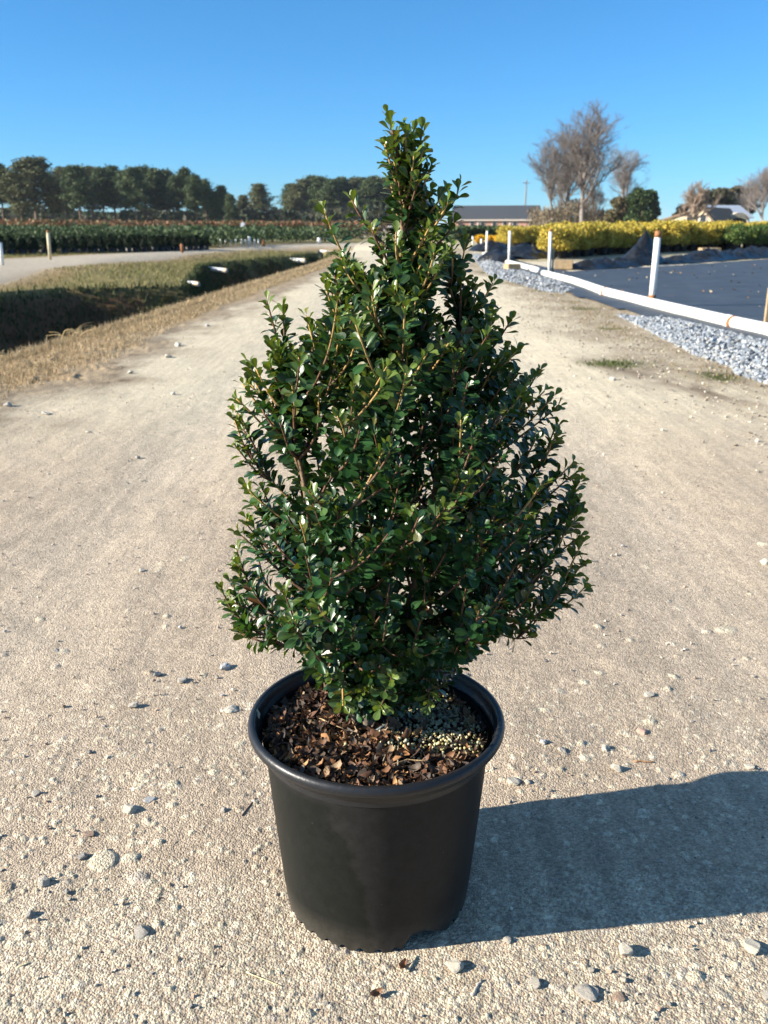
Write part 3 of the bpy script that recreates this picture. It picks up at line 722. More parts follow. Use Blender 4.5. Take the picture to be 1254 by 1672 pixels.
while k < 950:
    bb = r.choices(blobs, [q[3] for q in blobs])[0]; px, py = r.gauss(bb[0], bb[2]), r.gauss(bb[1], bb[2])
    if math.hypot(px, py) > .158: continue
    s = r.uniform(.0016, .0026); z = soil_z(px, py) + .003 + r.random() ** 2 * .006
    Vs.append(bv * s + np.array([px, py, z])); Fs.append(bf + o); o += len(bv)
    c = r.choice([(.55, .47, .22), (.48, .44, .24), (.62, .57, .36), (.40, .33, .13), (.40, .40, .26), (.52, .50, .36)])
    Cs.append(np.repeat(np.array([c]) * r.uniform(.75, 1.1), len(bv), 0)); k += 1
o_ = link('fertilizer_pellets', np_mesh('fertilizer_pellets', np.vstack(Vs), np.vstack(Fs), M_PELLET, np.vstack(Cs))); o_.location = PC
tag(o_, 'pale yellow fertilizer pellets scattered over the right half of the soil', 'pellets', kind='stuff')
def stick(name, pts, rad, c, label, cat='twig', group=None, mt=None):
    pts = [Vector(p) for p in pts]; m = MB(); n = len(pts); o0 = pts[0].copy()
    q = []
    for i in range(n - 1):
        for t in (0, .34, .67): q.append(pts[i].lerp(pts[i + 1], t))
    q.append(pts[-1]); q = [p + Vector((random.gauss(0, rad * .35), random.gauss(0, rad * .35), 0)) - o0 for p in q]
    m.tube(q, [rad * (1 - .4 * i / len(q)) for i in range(len(q))], 6, cols=[c] * len(q))
    return tag(m.build(name, mt or M_BARK, loc=o0), label, cat, group)
def S(px, py, z): return G(px, py, z)
stick('twig', [S(650, 1250, .283), S(650, 1205, .287), S(649, 1172, .290)], .0013, (.42, .34, .22), 'straight pale twig standing toward the rim in the middle of the litter', group='twigs on the potting soil')
stick('twig', [S(596, 1228, .284), S(585, 1200, .288), S(572, 1172, .292)], .0011, (.36, .25, .14), 'thin tan twig slanting left under the shrub on the litter', group='twigs on the potting soil')
stick('twig', [S(627, 1242, .284), S(637, 1210, .286), S(646, 1175, .291)], .001, (.30, .24, .16), 'fine greyish twig beside the straight pale one', group='twigs on the potting soil')
stick('twig', [S(700, 1243, .283), S(665, 1240, .284), S(640, 1248, .284)], .001, (.4, .28, .15), 'thin twig lying along the front of the litter', group='twigs on the potting soil')
stick('twig', [S(690, 1190, .285), S(684, 1160, .29), S(676, 1140, .293)], .0012, (.20, .17, .13), 'dark twig among the pellets right of the trunk', group='twigs on the potting soil')
stick('twig', [S(520, 1172, .285), S(560, 1190, .286)], .001, (.45, .32, .18), 'short straw coloured twig left of the trunk on the litter', group='twigs on the potting soil')
stick('stick', [S(612, 1196, .287), S(650, 1165, .296), S(690, 1118, .315), S(742, 1096, .318)], .0022, (.17, .19, .20), 'grey stick leaning from the soil toward the back of the pot rim', 'stick')
# bits on the road
gr = 'straws and sticks on the gravel'
def RD(px, py): g = G(px, py); g.z = hz(g.x, g.y) + .0022; return g
stick('straw', [RD(402, 1595), RD(430, 1606), RD(462, 1617)], .0011, (.60, .48, .28), 'thin pale straw lying in front left of the pot', 'straw', gr)
stick('stick', [RD(770, 1632), RD(778, 1618), RD(787, 1606)], .003, (.42, .37, .32), 'short grey stick lying in front right of the pot', 'stick', gr)
stick('straw', [RD(666, 1590), RD(676, 1575), RD(681, 1566)], .0018, (.50, .42, .30), 'short pale straw close in front of the pot foot', 'straw', gr)
stick('stick', [RD(395, 1338), RD(408, 1322), RD(418, 1308)], .0018, (.20, .14, .11), 'dark sliver of stick left of the pot wall', 'stick', gr)
stick('straw', [RD(84, 1440), RD(100, 1442)], .0011, (.62, .52, .36), 'tiny straw lying against the cream stone', 'straw', gr)
stick('stick', [RD(1035, 1241), RD(1052, 1240), RD(1068, 1241)], .002, (.34, .2, .11), 'brown stick lying just beyond the pot shadow', 'stick', gr)
stick('straw', [RD(28, 1585), RD(50, 1578)], .0012, (.58, .48, .3), 'short straw at the lower left corner of the road', 'straw', gr)
for px, py, c, lab in ((655, 1584, (.24, .11, .05), 'curled brown dead leaf on the gravel nearest the pot foot'), (612, 1630, (.20, .10, .05), 'small dark dead leaf at the bottom of the picture')):
    m = MB(); flake(m, Vector((0, 0, 0)), .02, .010, Euler((.4, .1, random.uniform(0, 3))).to_matrix(), c, .6)
    tag(m.build('dead_leaf', M_LITTER, loc=RD(px, py)), lab, 'dead leaf')

# ------------------------------------------------------------------ shrub
OUT = [(655, 178), (704, 205), (712, 265), (756, 300), (762, 380), (800, 440), (835, 505), (850, 580), (884, 615), (914, 690), (948, 785), (944, 880), (948, 945), (900, 992), (850, 1040), (780, 1065), (745, 1110), (690, 1150), (600, 1172), (545, 1165), (505, 1095), (450, 1060), (385, 1035), (368, 985), (380, 915), (395, 850), (412, 790), (393, 715), (386, 640), (400, 590), (428, 520), (440, 485), (500, 490), (520, 440), (518, 370), (525, 330), (580, 320), (600, 375), (628, 330), (618, 260), (612, 195)]
OUTA = np.array(OUT, float)
def P(px, py, dy=0.0): return D(px, py, PC.y + dy)
def row_span(py):
    xs = []
    for (ax, ay), (bx, by) in zip(OUT, OUT[1:] + OUT[:1]):
        if (ay > py) != (by > py): xs.append(ax + (bx - ax) * (py - ay) / (by - ay))
    return (min(xs), max(xs)) if xs else None
nodes = []          # (pos, limb, depth)
limbs = []          # each: dict(shoots=[(pts, r0, r1, leafstart)])
rs = random.Random(21)
def bez(a, b_, c, d, n):
    r_ = []
    for i in range(n + 1):
        t = i / n; r_.append(a * (1 - t) ** 3 + b_ * 3 * t * (1 - t) ** 2 + c * 3 * t * t * (1 - t) + d * t ** 3)
    return r_
base = PC + Vector((-.012, .0, .268))
trunk_pts = bez(base, P(585, 1000, -.01), P(640, 700, .02), P(657, 430, .005), 40) + bez(P(657, 430, .005), P(660, 380, .0), P(655, 330, 0), P(664, 250, 0), 14)[1:]
stem2 = bez(PC + Vector((.012, .012, .268)), P(660, 980, .03), P(725, 800, .03), P(752, 520, .02), 34)
stem3 = bez(PC + Vector((-.028, .006, .268)), P(560, 1020, -.03), P(500, 860, -.05), P(470, 640, -.03), 30)
TR = [(trunk_pts, .0105, .0022), (stem2, .0075, .0018), (stem3, .0070, .0018)]
for k, (pts, _, _) in enumerate(TR):
    for i, p in enumerate(pts):
        if i > 3: nodes.append((p, -1, 0))
tips = [(634, 190, 0, 1), (690, 212, .01, 1), (628, 235, -.01, 1), (705, 268, 0, 1), (750, 303, .02, 1), (726, 330, -.02, 1), (640, 345, .02, 1), (527, 338, .0, 1), (574, 326, .01, 1), (606, 372, -.02, 1), (540, 455, .0, 1), (760, 395, .0, 1), (805, 462, .0, 1),
        (436, 492, .0, 1), (462, 497, .02, 1), (500, 515, -.02, 1), (412, 595, .0, 1), (392, 643, .0, 1), (397, 716, .0, 1), (835, 522, .0, 1), (872, 615, .0, 1), (846, 660, .03, 1), (906, 693, .0, 1), (938, 792, .0, 1), (925, 850, .03, 1), (940, 945, -.01, 1),
        (932, 880, .02, 1), (892, 985, .0, 1), (848, 1025, .0, 1), (400, 850, .0, 1), (386, 915, .0, 1), (356, 966, .0, 1), (384, 1028, .0, 1), (455, 1055, -.03, 1), (414, 792, -.03, 1), (700, 1150, -.08, 1), (560, 1158, -.10, 1), (620, 1150, -.11, 1), (520, 1100, -.09, 1), (640, 1108, -.13, 1), (480, 1000, -.15, 1), (770, 1050, -.1, 1),
        (600, 600, -.12, 1), (668, 560, -.10, 1), (745, 780, -.18, 1), (628, 720, -.18, 1), (505, 800, -.17, 1), (585, 545, -.1, 1)]
def add_tip(px, py, k, ex=0):
    if not inside(np.array([px]), np.array([py]), OUTA)[0]: return
    a0, a1 = row_span(py); cx, hw = (a0 + a1) / 2, (a1 - a0) / 2
    q = math.sqrt(max(0, 1 - ((px - cx) / hw) ** 2)) * hw * 1.17 / FPX
    sy = k * q
    if py > 1085: sy = -abs(sy) * .8
    tips.append((px, py, sy, ex))
def leader_x(py): return np.interp(py, [180, 260, 330, 430, 700], [660, 664, 690, 680, 650])
# slender upright shoots near the top, kept apart so that the sky shows between them
for i in range(38):
    py = rs.uniform(205, 420); px = leader_x(py) + rs.gauss(0, 9 + (py - 200) * .13); add_tip(px, py, rs.uniform(-.9, .9), 1)
for i in range(66):
    py = rs.uniform(400, 570); px = leader_x(py) + rs.gauss(0, 36 + (py - 400) * .24); add_tip(px, py, rs.uniform(-.95, .95), int(rs.random() < .5))
for (lx, ly, n_) in ((545, 420, 9), (585, 410, 9), (560, 500, 12), (455, 540, 8), (475, 560, 10), (795, 500, 10), (765, 440, 7), (610, 440, 8), (825, 570, 9)):
    for i in range(n_): add_tip(lx + rs.gauss(0, 11), ly + rs.uniform(0, 70), rs.uniform(-.5, .5), int(rs.random() < .4))
# the full lower body: outer shell
while len(tips) < 600:
    py = 560 + 600 * rs.random() ** .9; a0, a1 = row_span(py); mg = 20 + 22 * math.sin(py * .047) ** 2 + 12 * math.sin(py * .11 + 1); mh = 20 + 24 * math.sin(py * .041 + 2) ** 2 + 12 * math.sin(py * .13)
    if py > 1060: mg = mh = 8
    add_tip(rs.uniform(a0 + max(6, mg), a1 - max(6, mh)), py, rs.choice([-1, 1]) * (1 - rs.random() ** 1.8) * .93, int(rs.random() < .1))
# spikes along the sides and a dense core
for i in range(40):
    py = 585 + 11.5 * i + rs.uniform(-9, 9); a0, a1 = row_span(py); add_tip((a0 + rs.uniform(2, 14)) if i % 2 else (a1 - rs.uniform(2, 14)), py, rs.uniform(-.45, .45), 1)
for i in range(330):
    py = rs.uniform(500, 1080); a0, a1 = row_span(py); cx, hw = (a0 + a1) / 2, (a1 - a0) / 2
    add_tip(cx + rs.uniform(-.72, .72) * hw, py, rs.uniform(-.6, .6))
tp = [(P(a, b_, c), e) for a, b_, c, e in tips]
tp.sort(key=lambda q: (math.hypot(q[0].x - PC.x - .01, q[0].y - PC.y) + .25 * (1 - q[1] * 0) * 0, -q[1]))
shoots = []
def near_ok(p):
    return all((p - q[0]).length > .012 for q in [])
for p, ex in tp:
    if ex and .30 < p.z < .86:
        ov = Vector((p.x - PC.x, p.y - PC.y, 0)).normalized(); p = p + ov * rs.uniform(-.006, .014) + Vector((0, 0, rs.uniform(-.01, .01)))
    best = None
    for (q, lb, dp) in nodes:
        v = p - q; hdist = math.hypot(v.x, v.y)
        if v.z < (.62 if p.z > .5 else .05) * hdist + (.02 if p.z > .45 else -.05): continue
        dlen = v.length
        if dlen < .035: continue
        cost = dlen + .02 * dp + (.05 if dlen < .06 else 0) + max(0, .09 - dlen) * .4
        if best is None or cost < best[0]: best = (cost, q, lb, dp)
    if best is None:
        q = min(((p - q[0]).length, i) for i, q in enumerate(nodes) if (p - q[0]).length > .03)[1]; best = (0, nodes[q][0], nodes[q][1], nodes[q][2])
    _, q, lb, dp = best; v = p - q; Ld = v.length
    if lb < 0: lb = len(limbs); limbs.append([])
    hv = Vector((v.x, v.y, 0)); 
    c1 = q + hv * .40 + Vector((0, 0, v.z * .22)) + Vector([rs.gauss(0, .05 * Ld) for _ in range(3)])
    c2 = p - (Vector((0, 0, 1)) * .75 + v.normalized() * .55 + (hv.normalized() * (rs.uniform(.35, 1.0) if ex and p.z < .8 else rs.uniform(.05, .45)) if hv.length > 1e-6 else Vector())) .normalized() * Ld * .36 + Vector([rs.gauss(0, .03 * Ld) for _ in range(3)])
    nseg = max(4, int(Ld / .011)); pts = bez(q, c1, c2, p, nseg)
    limbs[lb].append((pts, dp, ex))
    for i, pp in enumerate(pts):
        if i > 1 and i < nseg - 1: nodes.append((pp, lb, dp + 1))

shrub = thing('evergreen_shrub', 'glossy dark green evergreen shrub with upright leafy shoots growing in the black pot', 'shrub', PC)
shrub.location = PC
m = MB()
for pts, r0, r1 in TR:
    n = len(pts); c = [tuple(np.array((.17, .135, .10)) * (1 - i / n) + np.array((.20, .13, .07)) * (i / n)) for i in range(n)]
    m.tube([p - PC + Vector((rs.gauss(0, .0007), rs.gauss(0, .0007), 0)) for p in pts], [r0 + (r1 - r0) * (i / n) for i in range(n)], 10, cols=c)
m.build('trunk', M_BARK, shrub)

# leaf template: obovate, slightly folded and recurved; unit length along +x, normal +z
LT = np.array([0, .13, .29, .46, .63, .79, .92, 1.0]); LW = np.array([.04, .09, .22, .37, .48, .49, .35, .07]) * .58
def leaf_arr():
    V = []
    for t, wv in zip(LT, LW):
        for s in (-1, -.5, 0, .5, 1): V.append((t, s * wv, 0))
    Fq = []
    for i in range(7):
        for k in range(4): Fq.append((i * 5 + k, (i + 1) * 5 + k, (i + 1) * 5 + k + 1, i * 5 + k + 1))
    return np.array(V), np.array(Fq)
LV, LF = leaf_arr()
def leaf_at(acc, p, axis, normal, ln, wd, fold, curl, col, petiole_c):
    a_ = axis.normalized(); nn = (normal - a_ * normal.dot(a_)); nn = nn.normalized() if nn.length > 1e-6 else a_.orthogonal().normalized(); s_ = nn.cross(a_)
    X = LV[:, 0]; Yv = LV[:, 1] * wd; Zv = np.abs(LV[:, 1]) * fold - curl * X * X * .5 + .02 * np.sin(X * 9 + fold * 30) * np.abs(LV[:, 1]) * 3
    W = (np.outer(X * ln + .0025, a_) + np.outer(Yv * ln, s_) + np.outer(Zv * ln, nn)) + np.array(p)
    acc[0].append(W); acc[1].append(LF + acc[3][0]); acc[3][0] += len(LV)
    cv = np.repeat(np.array(col)[None, :], len(LV), 0); mid = np.abs(LV[:, 1]) < .01
    cv[mid] = cv[mid] * np.array([1.6, 1.35, 1.2]); edge = np.abs(LV[:, 1]) >= LW.repeat(5) * .95; cv[edge] *= np.array([1.35, 1.2, 1.0])
    acc[2].append(cv)
nleaf = 0
SUNW = -sdir
for li, sh in enumerate(limbs):
    bm_ = MB(); acc = [[], [], [], [0]]
    for pts, dp, ex in sh:
        n = len(pts); Ld = sum((pts[i + 1] - pts[i]).length for i in range(n - 1))
        fresh = 1 if (ex or rs.random() < (.75 if pts[-1].z > .78 else .17)) else 0
        r1 = .0009; r0 = .0012 + .007 * Ld + (.0010 if dp == 0 else 0)
        hue = rs.random(); tipc = np.array((.40, .25, .085)) if fresh and hue < (.75 if pts[-1].z > .72 else .3) else np.array((.14, .07, .04)); bc = np.array((.105, .07, .047))
        cols = [tuple(bc * (1 - t) + tipc * t) for t in [min(1, max(0, (i / (n - 1) - .15) * 1.8)) for i in range(n)]]
        bm_.tube([p - PC for p in pts], [r0 + (r1 - r0) * i / (n - 1) for i in range(n)], 6, cols=cols)
        # leaves
        s = Ld; ang = rs.uniform(0, 6.28); soft = max(.012, Ld - (.17 if ex else .15)); start = .008; k = 0
        while s > start:
            t = s / Ld * (n - 1); i = min(int(t), n - 2); f = t - i; p = pts[i].lerp(pts[i + 1], f) - PC; tg = (pts[i + 1] - pts[i]).normalized()
            tipness = max(0, 1 - (Ld - s) / .035)
            o1 = tg.orthogonal().normalized(); rad = (o1 * math.cos(ang) + tg.cross(o1) * math.sin(ang))
            elev = R(rs.uniform(2, 46)) if tipness < .5 else R(rs.uniform(36, 68))
            ax = rad * math.cos(elev) + tg * math.sin(elev) + Vector((0, 0, .12)) + Vector([rs.gauss(0, .13) for _ in range(3)])
            nm = tg * math.cos(elev) - rad * math.sin(elev) + Vector((0, 0, .15)) + SUNW * .12 + Vector([rs.gauss(0, .22) for _ in range(3)])
            ln = rs.uniform(.0155, .0235) * (1 - .38 * tipness) * (.92 if s < start + .02 else 1)
            g = rs.random()
            col = np.array((.0135, .047, .0155)) * (.55 + .95 * g) + np.array((.004, .003, 0)) * rs.random()
            if fresh: col = col * (1 - .65 * tipness) + np.array((.115, .165, .028)) * .65 * tipness + np.array((.005, .008, 0)) * min(1, max(0, .1 - (Ld - s)) / .1)
            if rs.random() < .04: col = col * .6 + np.array((.06, .05, .008))
            if rs.random() < .003: col = np.array((.10, .055, .025))
            leaf_at(acc, p, ax, nm, ln, rs.uniform(.9, 1.15), rs.uniform(.1, .55), rs.uniform(.0, .5), col, tipc); nleaf += 1
            ang += 2.4 + rs.gauss(0, .3); s -= rs.uniform(.0031, .0052) * (.75 if s > Ld - .03 else 1.0) * (1 if s > soft else 2.4); k += 1
    br = bm_.build('branch', M_BARK, shrub)
    if acc[0]:
        me = np_mesh('leaves', np.vstack(acc[0]), np.vstack(acc[1]), M_LEAF, np.vstack(acc[2]))
        link('leaves', me, br)
print('limbs', len(limbs), 'leaves', nleaf)

# ------------------------------------------------------------------ right side: pipe, posts, cloth
def gz(p, dz=0): q = p.copy(); q.z = hz(p.x, p.y) + dz; return q
PR = .062
def pipe(name, px, label):
    pts = [gz(G(a_, b_ + 2), PR) for a_, b_ in px]; q = []
    for A, B in zip(pts[:-1], pts[1:]):
        for t in (0, .25, .5, .75): q.append(A.lerp(B, t))
    q.append(pts[-1]); t_ = thing(name, label, 'pipe', q[0], 'white drain pipes by the cloth'); o0 = q[0].copy()
    m = MB(); m.tube([p - o0 for p in q], PR, 20); m.build('pipe_wall', M_WHITE, t_)
    return t_, o0, pts
pt, o0, pp = pipe('drain_pipe', [(1500, 634), (1400, 597), (1254, 549), (1191, 533), (1064, 502), (986, 480), (937, 462), (887, 449)], 'long white plastic pipe along the near edge of the dark cloth')
for px, py in ((1190, 533), (985, 480)):       # couplings with a strap
    c = gz(G(px, py + 2), PR) - o0; d = (gz(G(px - 10, py - 2.5), PR) - gz(G(px + 10, py + 4.5), PR)); d.normalize()
    m = MB(); m.tube([c - d * .09, c + d * .09], PR * 1.09, 20); m.build('coupling', M_WHITE, pt)
    m = MB(); m.tube([c - d * .105 + Vector((-.0, 0, 0)), c - d * .125], PR * 1.12, 16); m.build('strap', M_RUST, pt)
pipe('drain_pipe', [(879, 444), (847, 435), (828, 430)], 'short white plastic pipe length beyond the gap in the long one')
pipe('drain_pipe', [(804, 418.5), (790, 415.5)], 'small white pipe stub at the foot of the farthest roadside post')
GP = 'white posts along the pipe'
def post(base_, top, rad, label, rust=.12, stake=False, foot=False, name='post', group=GP, cat='post', mt=None, sides=14):
    base_ = gz(base_); h = (top - base_); t_ = thing(name, label, cat, base_, group)
    m = MB(); e = 1 - rust; m.tube([Vector((0, 0, -.03)), h * .5, h * e], [rad] * 3, sides); m.build('shaft', mt or M_WHITE, t_)
    if rust: m = MB(); m.tube([h * e, h * 1.0], [rad * 1.02, rad * .98], sides); m.build('tip', M_RUST, t_)
    if foot:
        m = MB(); m.tube([Vector((0, 0, .11)), Vector((0, 0, .16))], rad * 1.12, sides); m.build('collar', M_RUST, t_)
    if stake:
        m = MB(); m.box((rad * 1.9, .01, h.z * .28), (.035, .03, h.z * .6)); m.build('stake', M_LUMBER, t_)
    return t_
b1 = G(1063, 503); post(b1, D(1075, 377, b1.y + .02), .040, 'nearest white post with orange rusty top beside the long pipe', .085, foot=True)
for (bx_, by_, tx, ty, r_, lab, st_) in ((897, 446, 899, 374, .036, 'white post at the end of the long pipe with a wooden stake beside it', True), (831, 431, 832.5, 377, .036, 'white post at the far end of the short pipe length', False),
                            (794, 418, 795.5, 377, .036, 'white post standing by the small pipe stub', False), (759, 404, 759, 379, .04, 'farthest white roadside post seen right of the shrub top', False)):
    g = G(bx_, by_); post(g, D(tx, ty, g.y), r_, lab, .06 if st_ else 0, stake=st_)
# little far markers
for k, (px, py, ht) in enumerate(((786, 404, 8), (822, 403, 9), (888, 396, 0), (978, 378, 6), (912, 380, 7), (996, 376, 6), (772, 401, 9))):
    if not ht: continue
    g = G(px, max(py, 385)) if py > 385 else D(px, 380, 62)
    base_ = Vector((g.x, g.y, 0)); post(base_, D(px, py - ht - 6, g.y), .05, 'small distant white marker stake in the nursery beds', 0, name='marker_stake', group='distant white marker stakes', cat='stake', sides=8)
# ground cloth
matcl = mat('woven_cloth', (.045, .057, .072), .62, .35, var=.3, vscale=1.6, bump=.025, bscale=3)
poly = [G(1500, 640), G(1254, 553), G(1191, 537), G(1064, 506), G(986, 485), G(937, 466), G(887, 452), G(830, 433), G(845, 428), G(930, 444), G(980, 441), G(1060, 437), G(1254, 424), G(1400, 416)]
Pm = pl([p - Vector((.42, 0, 0)) if i < 7 else p for i, p in enumerate(poly)])
gx, gy = np.meshgrid(np.linspace(2.6, 16, 160), np.linspace(5.2, 30, 240)); sh_ = gx.shape; gx, gy = gx.ravel(), gy.ravel()
ins = sdist(gx, gy, Pm)
gzv = base_height(gx, gy) + .016 + (fbm(gx * 1.1, gy * .6, 77) - .4) * .03
ii = np.arange(len(gx)).reshape(sh_); Fc = np.column_stack([ii[:-1, :-1].ravel(), ii[:-1, 1:].ravel(), ii[1:, 1:].ravel(), ii[1:, :-1].ravel()])
Fc = Fc[(ins[Fc] < .03).all(1)]; used = np.unique(Fc); mp = np.full(len(gx), -1); mp[used] = np.arange(len(used))
tag(link('ground_cloth', np_mesh('ground_cloth', np.column_stack([gx, gy, gzv])[used], mp[Fc], matcl)), 'dark blue grey woven weed cloth spread flat beyond the white pipe', 'weed cloth')
n = 260
lx, ly = rng.uniform(3.6, 11, n), rng.uniform(8.2, 24, n); ok = sdist(lx, ly, Pm) < -.15; lx, ly = lx[ok], ly[ok]; m = MB()
for a_, b_ in zip(lx, ly): flake(m, Vector((a_, b_, hz(a_, b_) + .05)), random.uniform(.03, .07), random.uniform(.02, .04), Euler((random.gauss(0, .3), random.gauss(0, .3), random.uniform(0, 6.28))).to_matrix(), random.choice(LC + [(.5, .4, .26), (.42, .36, .26)]), random.uniform(-.2, .6))
tag(m.build('leaf_litter', M_LITTER), 'dry leaves blown over the flat weed cloth', 'leaf litter', kind='stuff')
# bunched black film
def film(path, w_, h_, label, seed, peak=None, n2=27):
    """a crumpled swag of film lying along path (list of ground points)"""
    pts = []
    for A, B in zip(path[:-1], path[1:]):
        k = max(2, int((B - A).length / .05)); pts += [A.lerp(B, i / k) for i in range(k)]
    pts.append(path[-1]); m = MB(); rows = []; o0 = path[0].copy(); o0.z = 0
    for i, p in enumerate(pts):
        d = pts[min(i + 1, len(pts) - 1)] - pts[max(i - 1, 0)]; d.normalize(); nrm = Vector((-d.y, d.x, 0)); row = []
        u = i / (len(pts) - 1); env = min(1, u * 6, (1 - u) * 6) * .85 + .15
        for j in range(n2):
            s = j / (n2 - 1) * 2 - 1
            q = p + nrm * s * w_ * (.8 + .5 * mnoise.noise(Vector((u * 9, seed, 1))))
            hh = h_ * (1 - s * s) * env * (.65 + .7 * mnoise.noise(Vector((q.x * 1.1, q.y * 1.1, seed))) + .35) 
            hh += (1 - s * s) * (.12 * mnoise.noise(Vector((q.x * 3.5, q.y * 3.5, seed + 4))) + .06 * mnoise.noise(Vector((q.x * 9, q.y * 9, seed + 8))))
            if peak:
                for (pu, pw, ph) in peak: hh += ph * math.exp(-((u - pu) / pw) ** 2) * max(0, 1 - abs(s) ** 1.2) 
            row.append(m.vert((q.x - o0.x, q.y - o0.y, hz(q.x, q.y) + .02 + max(0, hh))))
        rows.append(row)
    for A, B in zip(rows[:-1], rows[1:]):
        for j in range(n2 - 1): m.face((A[j], B[j], B[j + 1], A[j + 1]))
    return tag(m.build('black_film', M_BLACKFILM, loc=o0), label, 'plastic film', 'bunched black film')
film([G(930, 441), G(985, 437), G(1035, 433), G(1080, 428)], .6, .16, 'crumpled black film rising to a sharp peak before the yellow shrubs', 3.1, peak=[(.72, .05, .56), (.63, .08, .16), (.8, .03, .14)])
film([G(1072, 431), G(1150, 426), G(1254, 419), G(1420, 409)], .75, .22, 'long low swag of black film along the far edge of the cloth', 7.7)
film([G(838, 424), G(858, 419), G(885, 416), G(905, 420)], 1.0, .2, 'heaped black film behind the post at the short pipe', 5.2, peak=[(.3, .15, .16)])
film([G(795, 411), G(812, 408), G(832, 407)], 1.0, .26, 'rounded heap of dark film by the farthest posts', 9.4)
film([G(800, 426), G(815, 429), G(833, 430)], .5, .3, 'black film tip lying over the far crushed stone', 12.4)
# lumber
def block(px, py, size, rz, label, name='timber_block', up=False, group='timber pieces by the cloth'):
    g = gz(G(px, py)); m = MB(); rot = Matrix.Rotation(rz, 3, 'Z') @ Matrix.Rotation(.04, 3, 'X')
    m.box((0, 0, size[2] / 2 + .02), size, rot)
    me = m.mesh(name, M_LUMBER, False); bm = bmesh.new(); bm.from_mesh(me); bmesh.ops.bevel(bm, geom=list(bm.edges), offset=min(size) * .06, segments=2, affect='EDGES'); bm.to_mesh(me); bm.free()
    return tag(link(name, me, loc=g), label, 'timber', group)
block(836, 443, (.36, .2, .15), .5, 'brown timber block lying on the far crushed stone')
block(920, 441, (.42, .3, .2), -.2, 'weathered timber block at the left end of the film by the post')
o_ = block(1157, 424, (.62, .3, .12), .1, 'pale plank resting on top of the long film swag'); o_.location.z += .22
g = gz(G(1254, 534)); m = MB(); m.box((0, 0, .19), (.09, .04, .40)); 
tag(m.build('wooden_stake', M_LUMBER, loc=g, smooth=False), 'short sawn wooden stake standing on the cloth at the right picture edge', 'stake')
block(893, 451, (.24, .2, .06), .6, 'dark wedge lying in the gap between the two pipes').data.materials[0] = M_BLACKFILM

# ------------------------------------------------------------------ foliage things
def quads_cloud(cent, size, cols, seedn=0, elong=1.6, updir=None):
    n = len(cent); A = rng.normal(size=(n, 3)); A /= np.linalg.norm(A, axis=1)[:, None]
    if updir is not None: A = A + np.array(updir); A /= np.linalg.norm(A, axis=1)[:, None]
    B = rng.normal(size=(n, 3)); B -= A * (A * B).sum(1)[:, None]; B /= np.linalg.norm(B, axis=1)[:, None]
    s = np.asarray(size).reshape(-1, 1) * np.ones((n, 1))
    V = np.stack([cent - A * s * elong / 2, cent + B * s / 2 - A * s * .1, cent + A * s * elong / 2, cent - B * s / 2 - A * s * .1], 1).reshape(-1, 3)
    Fq = np.arange(n * 4).reshape(n, 4)
    return V, Fq, np.repeat(cols, 4, 0)
def ncol(pal, n, lo=.75, hi=1.25, p=None): return np.array(pal)[rng.choice(len(pal), n, p=p)] * rng.uniform(lo, hi, (n, 1))

def shrub_mesh(pal, wd, ht, n, leaf, z0, pot_c=True, spiky=0.0):
    k = 26; a_ = rng.uniform(0, 6.28, k); rr0 = np.sqrt(rng.random(k)) * wd * .32; zz = z0 + (ht - z0) * (.25 + .6 * rng.random(k))
    cl = np.column_stack([rr0 * np.cos(a_), rr0 * np.sin(a_), zz]); ci = rng.choice(k, n)
    d = rng.normal(size=(n, 3)); d /= np.linalg.norm(d, axis=1)[:, None]; d *= (rng.random((n, 1)) ** .4) * np.array([wd * .22, wd * .22, (ht - z0) * .22])
    c = cl[ci] + d; c[:, 2] = np.clip(c[:, 2], z0 * .8, ht * 1.03)
    return quads_cloud(c, leaf * rng.uniform(.7, 1.3, n), ncol(pal, n), elong=1.7, updir=(0, 0, .5))
def potted(name, label, cat, group, pal, wd, ht, n, leaf, z0=.2):
    t_ = thing(name, label, cat, (0, 0, 0), group)
    V, Fq, Cc = shrub_mesh(pal, wd, ht, n, leaf, z0)
    link('foliage', np_mesh('foliage', V, Fq, M_FOL, Cc, smooth=False), t_)
    m = MB(); m.lathe([(.13, 0), (.16, .24), (.17, .25), (.15, .25), (.14, .2), (0, .2)], 14); m.build('pot', M_POTBLACK, t_)
    m = MB(); m.col = (.2, .12, .06)
    for k in range(7):
        a_ = k * .9; m.tube([(0, 0, .2), (math.cos(a_) * wd * .15, math.sin(a_) * wd * .15, ht * .5), (math.cos(a_) * wd * .3, math.sin(a_) * wd * .3, ht * .85)], [.012, .008, .004], 4, cols=[m.col] * 3)
    m.build('stems', M_WOOD, t_)
    return t_
YP = [(.53, .39, .045), (.60, .47, .08), (.42, .32, .04), (.25, .23, .045), (.60, .48, .12)]
GPAL = [(.06, .11, .025), (.09, .15, .035), (.04, .075, .02), (.13, .17, .04)]
yproto = [potted('yellow_shrub', 'potted shrub with bright golden foliage in the bed behind the film', 'shrub', 'golden shrubs in the nursery bed', YP, 1.15, .98 + .05 * i, 3400, .046) for i in range(3)]
gproto = [potted('green_shrub', 'potted dark green leafy shrub at the right end of the golden bed', 'shrub', 'dark green shrubs by the golden bed', GPAL, 1.15, 1.05 + .06 * i, 2000, .06) for i in range(2)]
def place(protos, used_, loc, rz, sc):
    pr = protos[len(used_) % len(protos)]
    if len(used_) < len(protos): o = pr; o.location = loc; o.rotation_euler = (0, 0, rz); o.scale = (sc, sc, sc)
    else: o = copy_tree(pr, loc, rz, sc)
    used_.append(o); return o
yu, gu = [], []
fr = [G(900, 424), G(960, 418), G(1030, 414), G(1110, 411), G(1188, 408.5)]
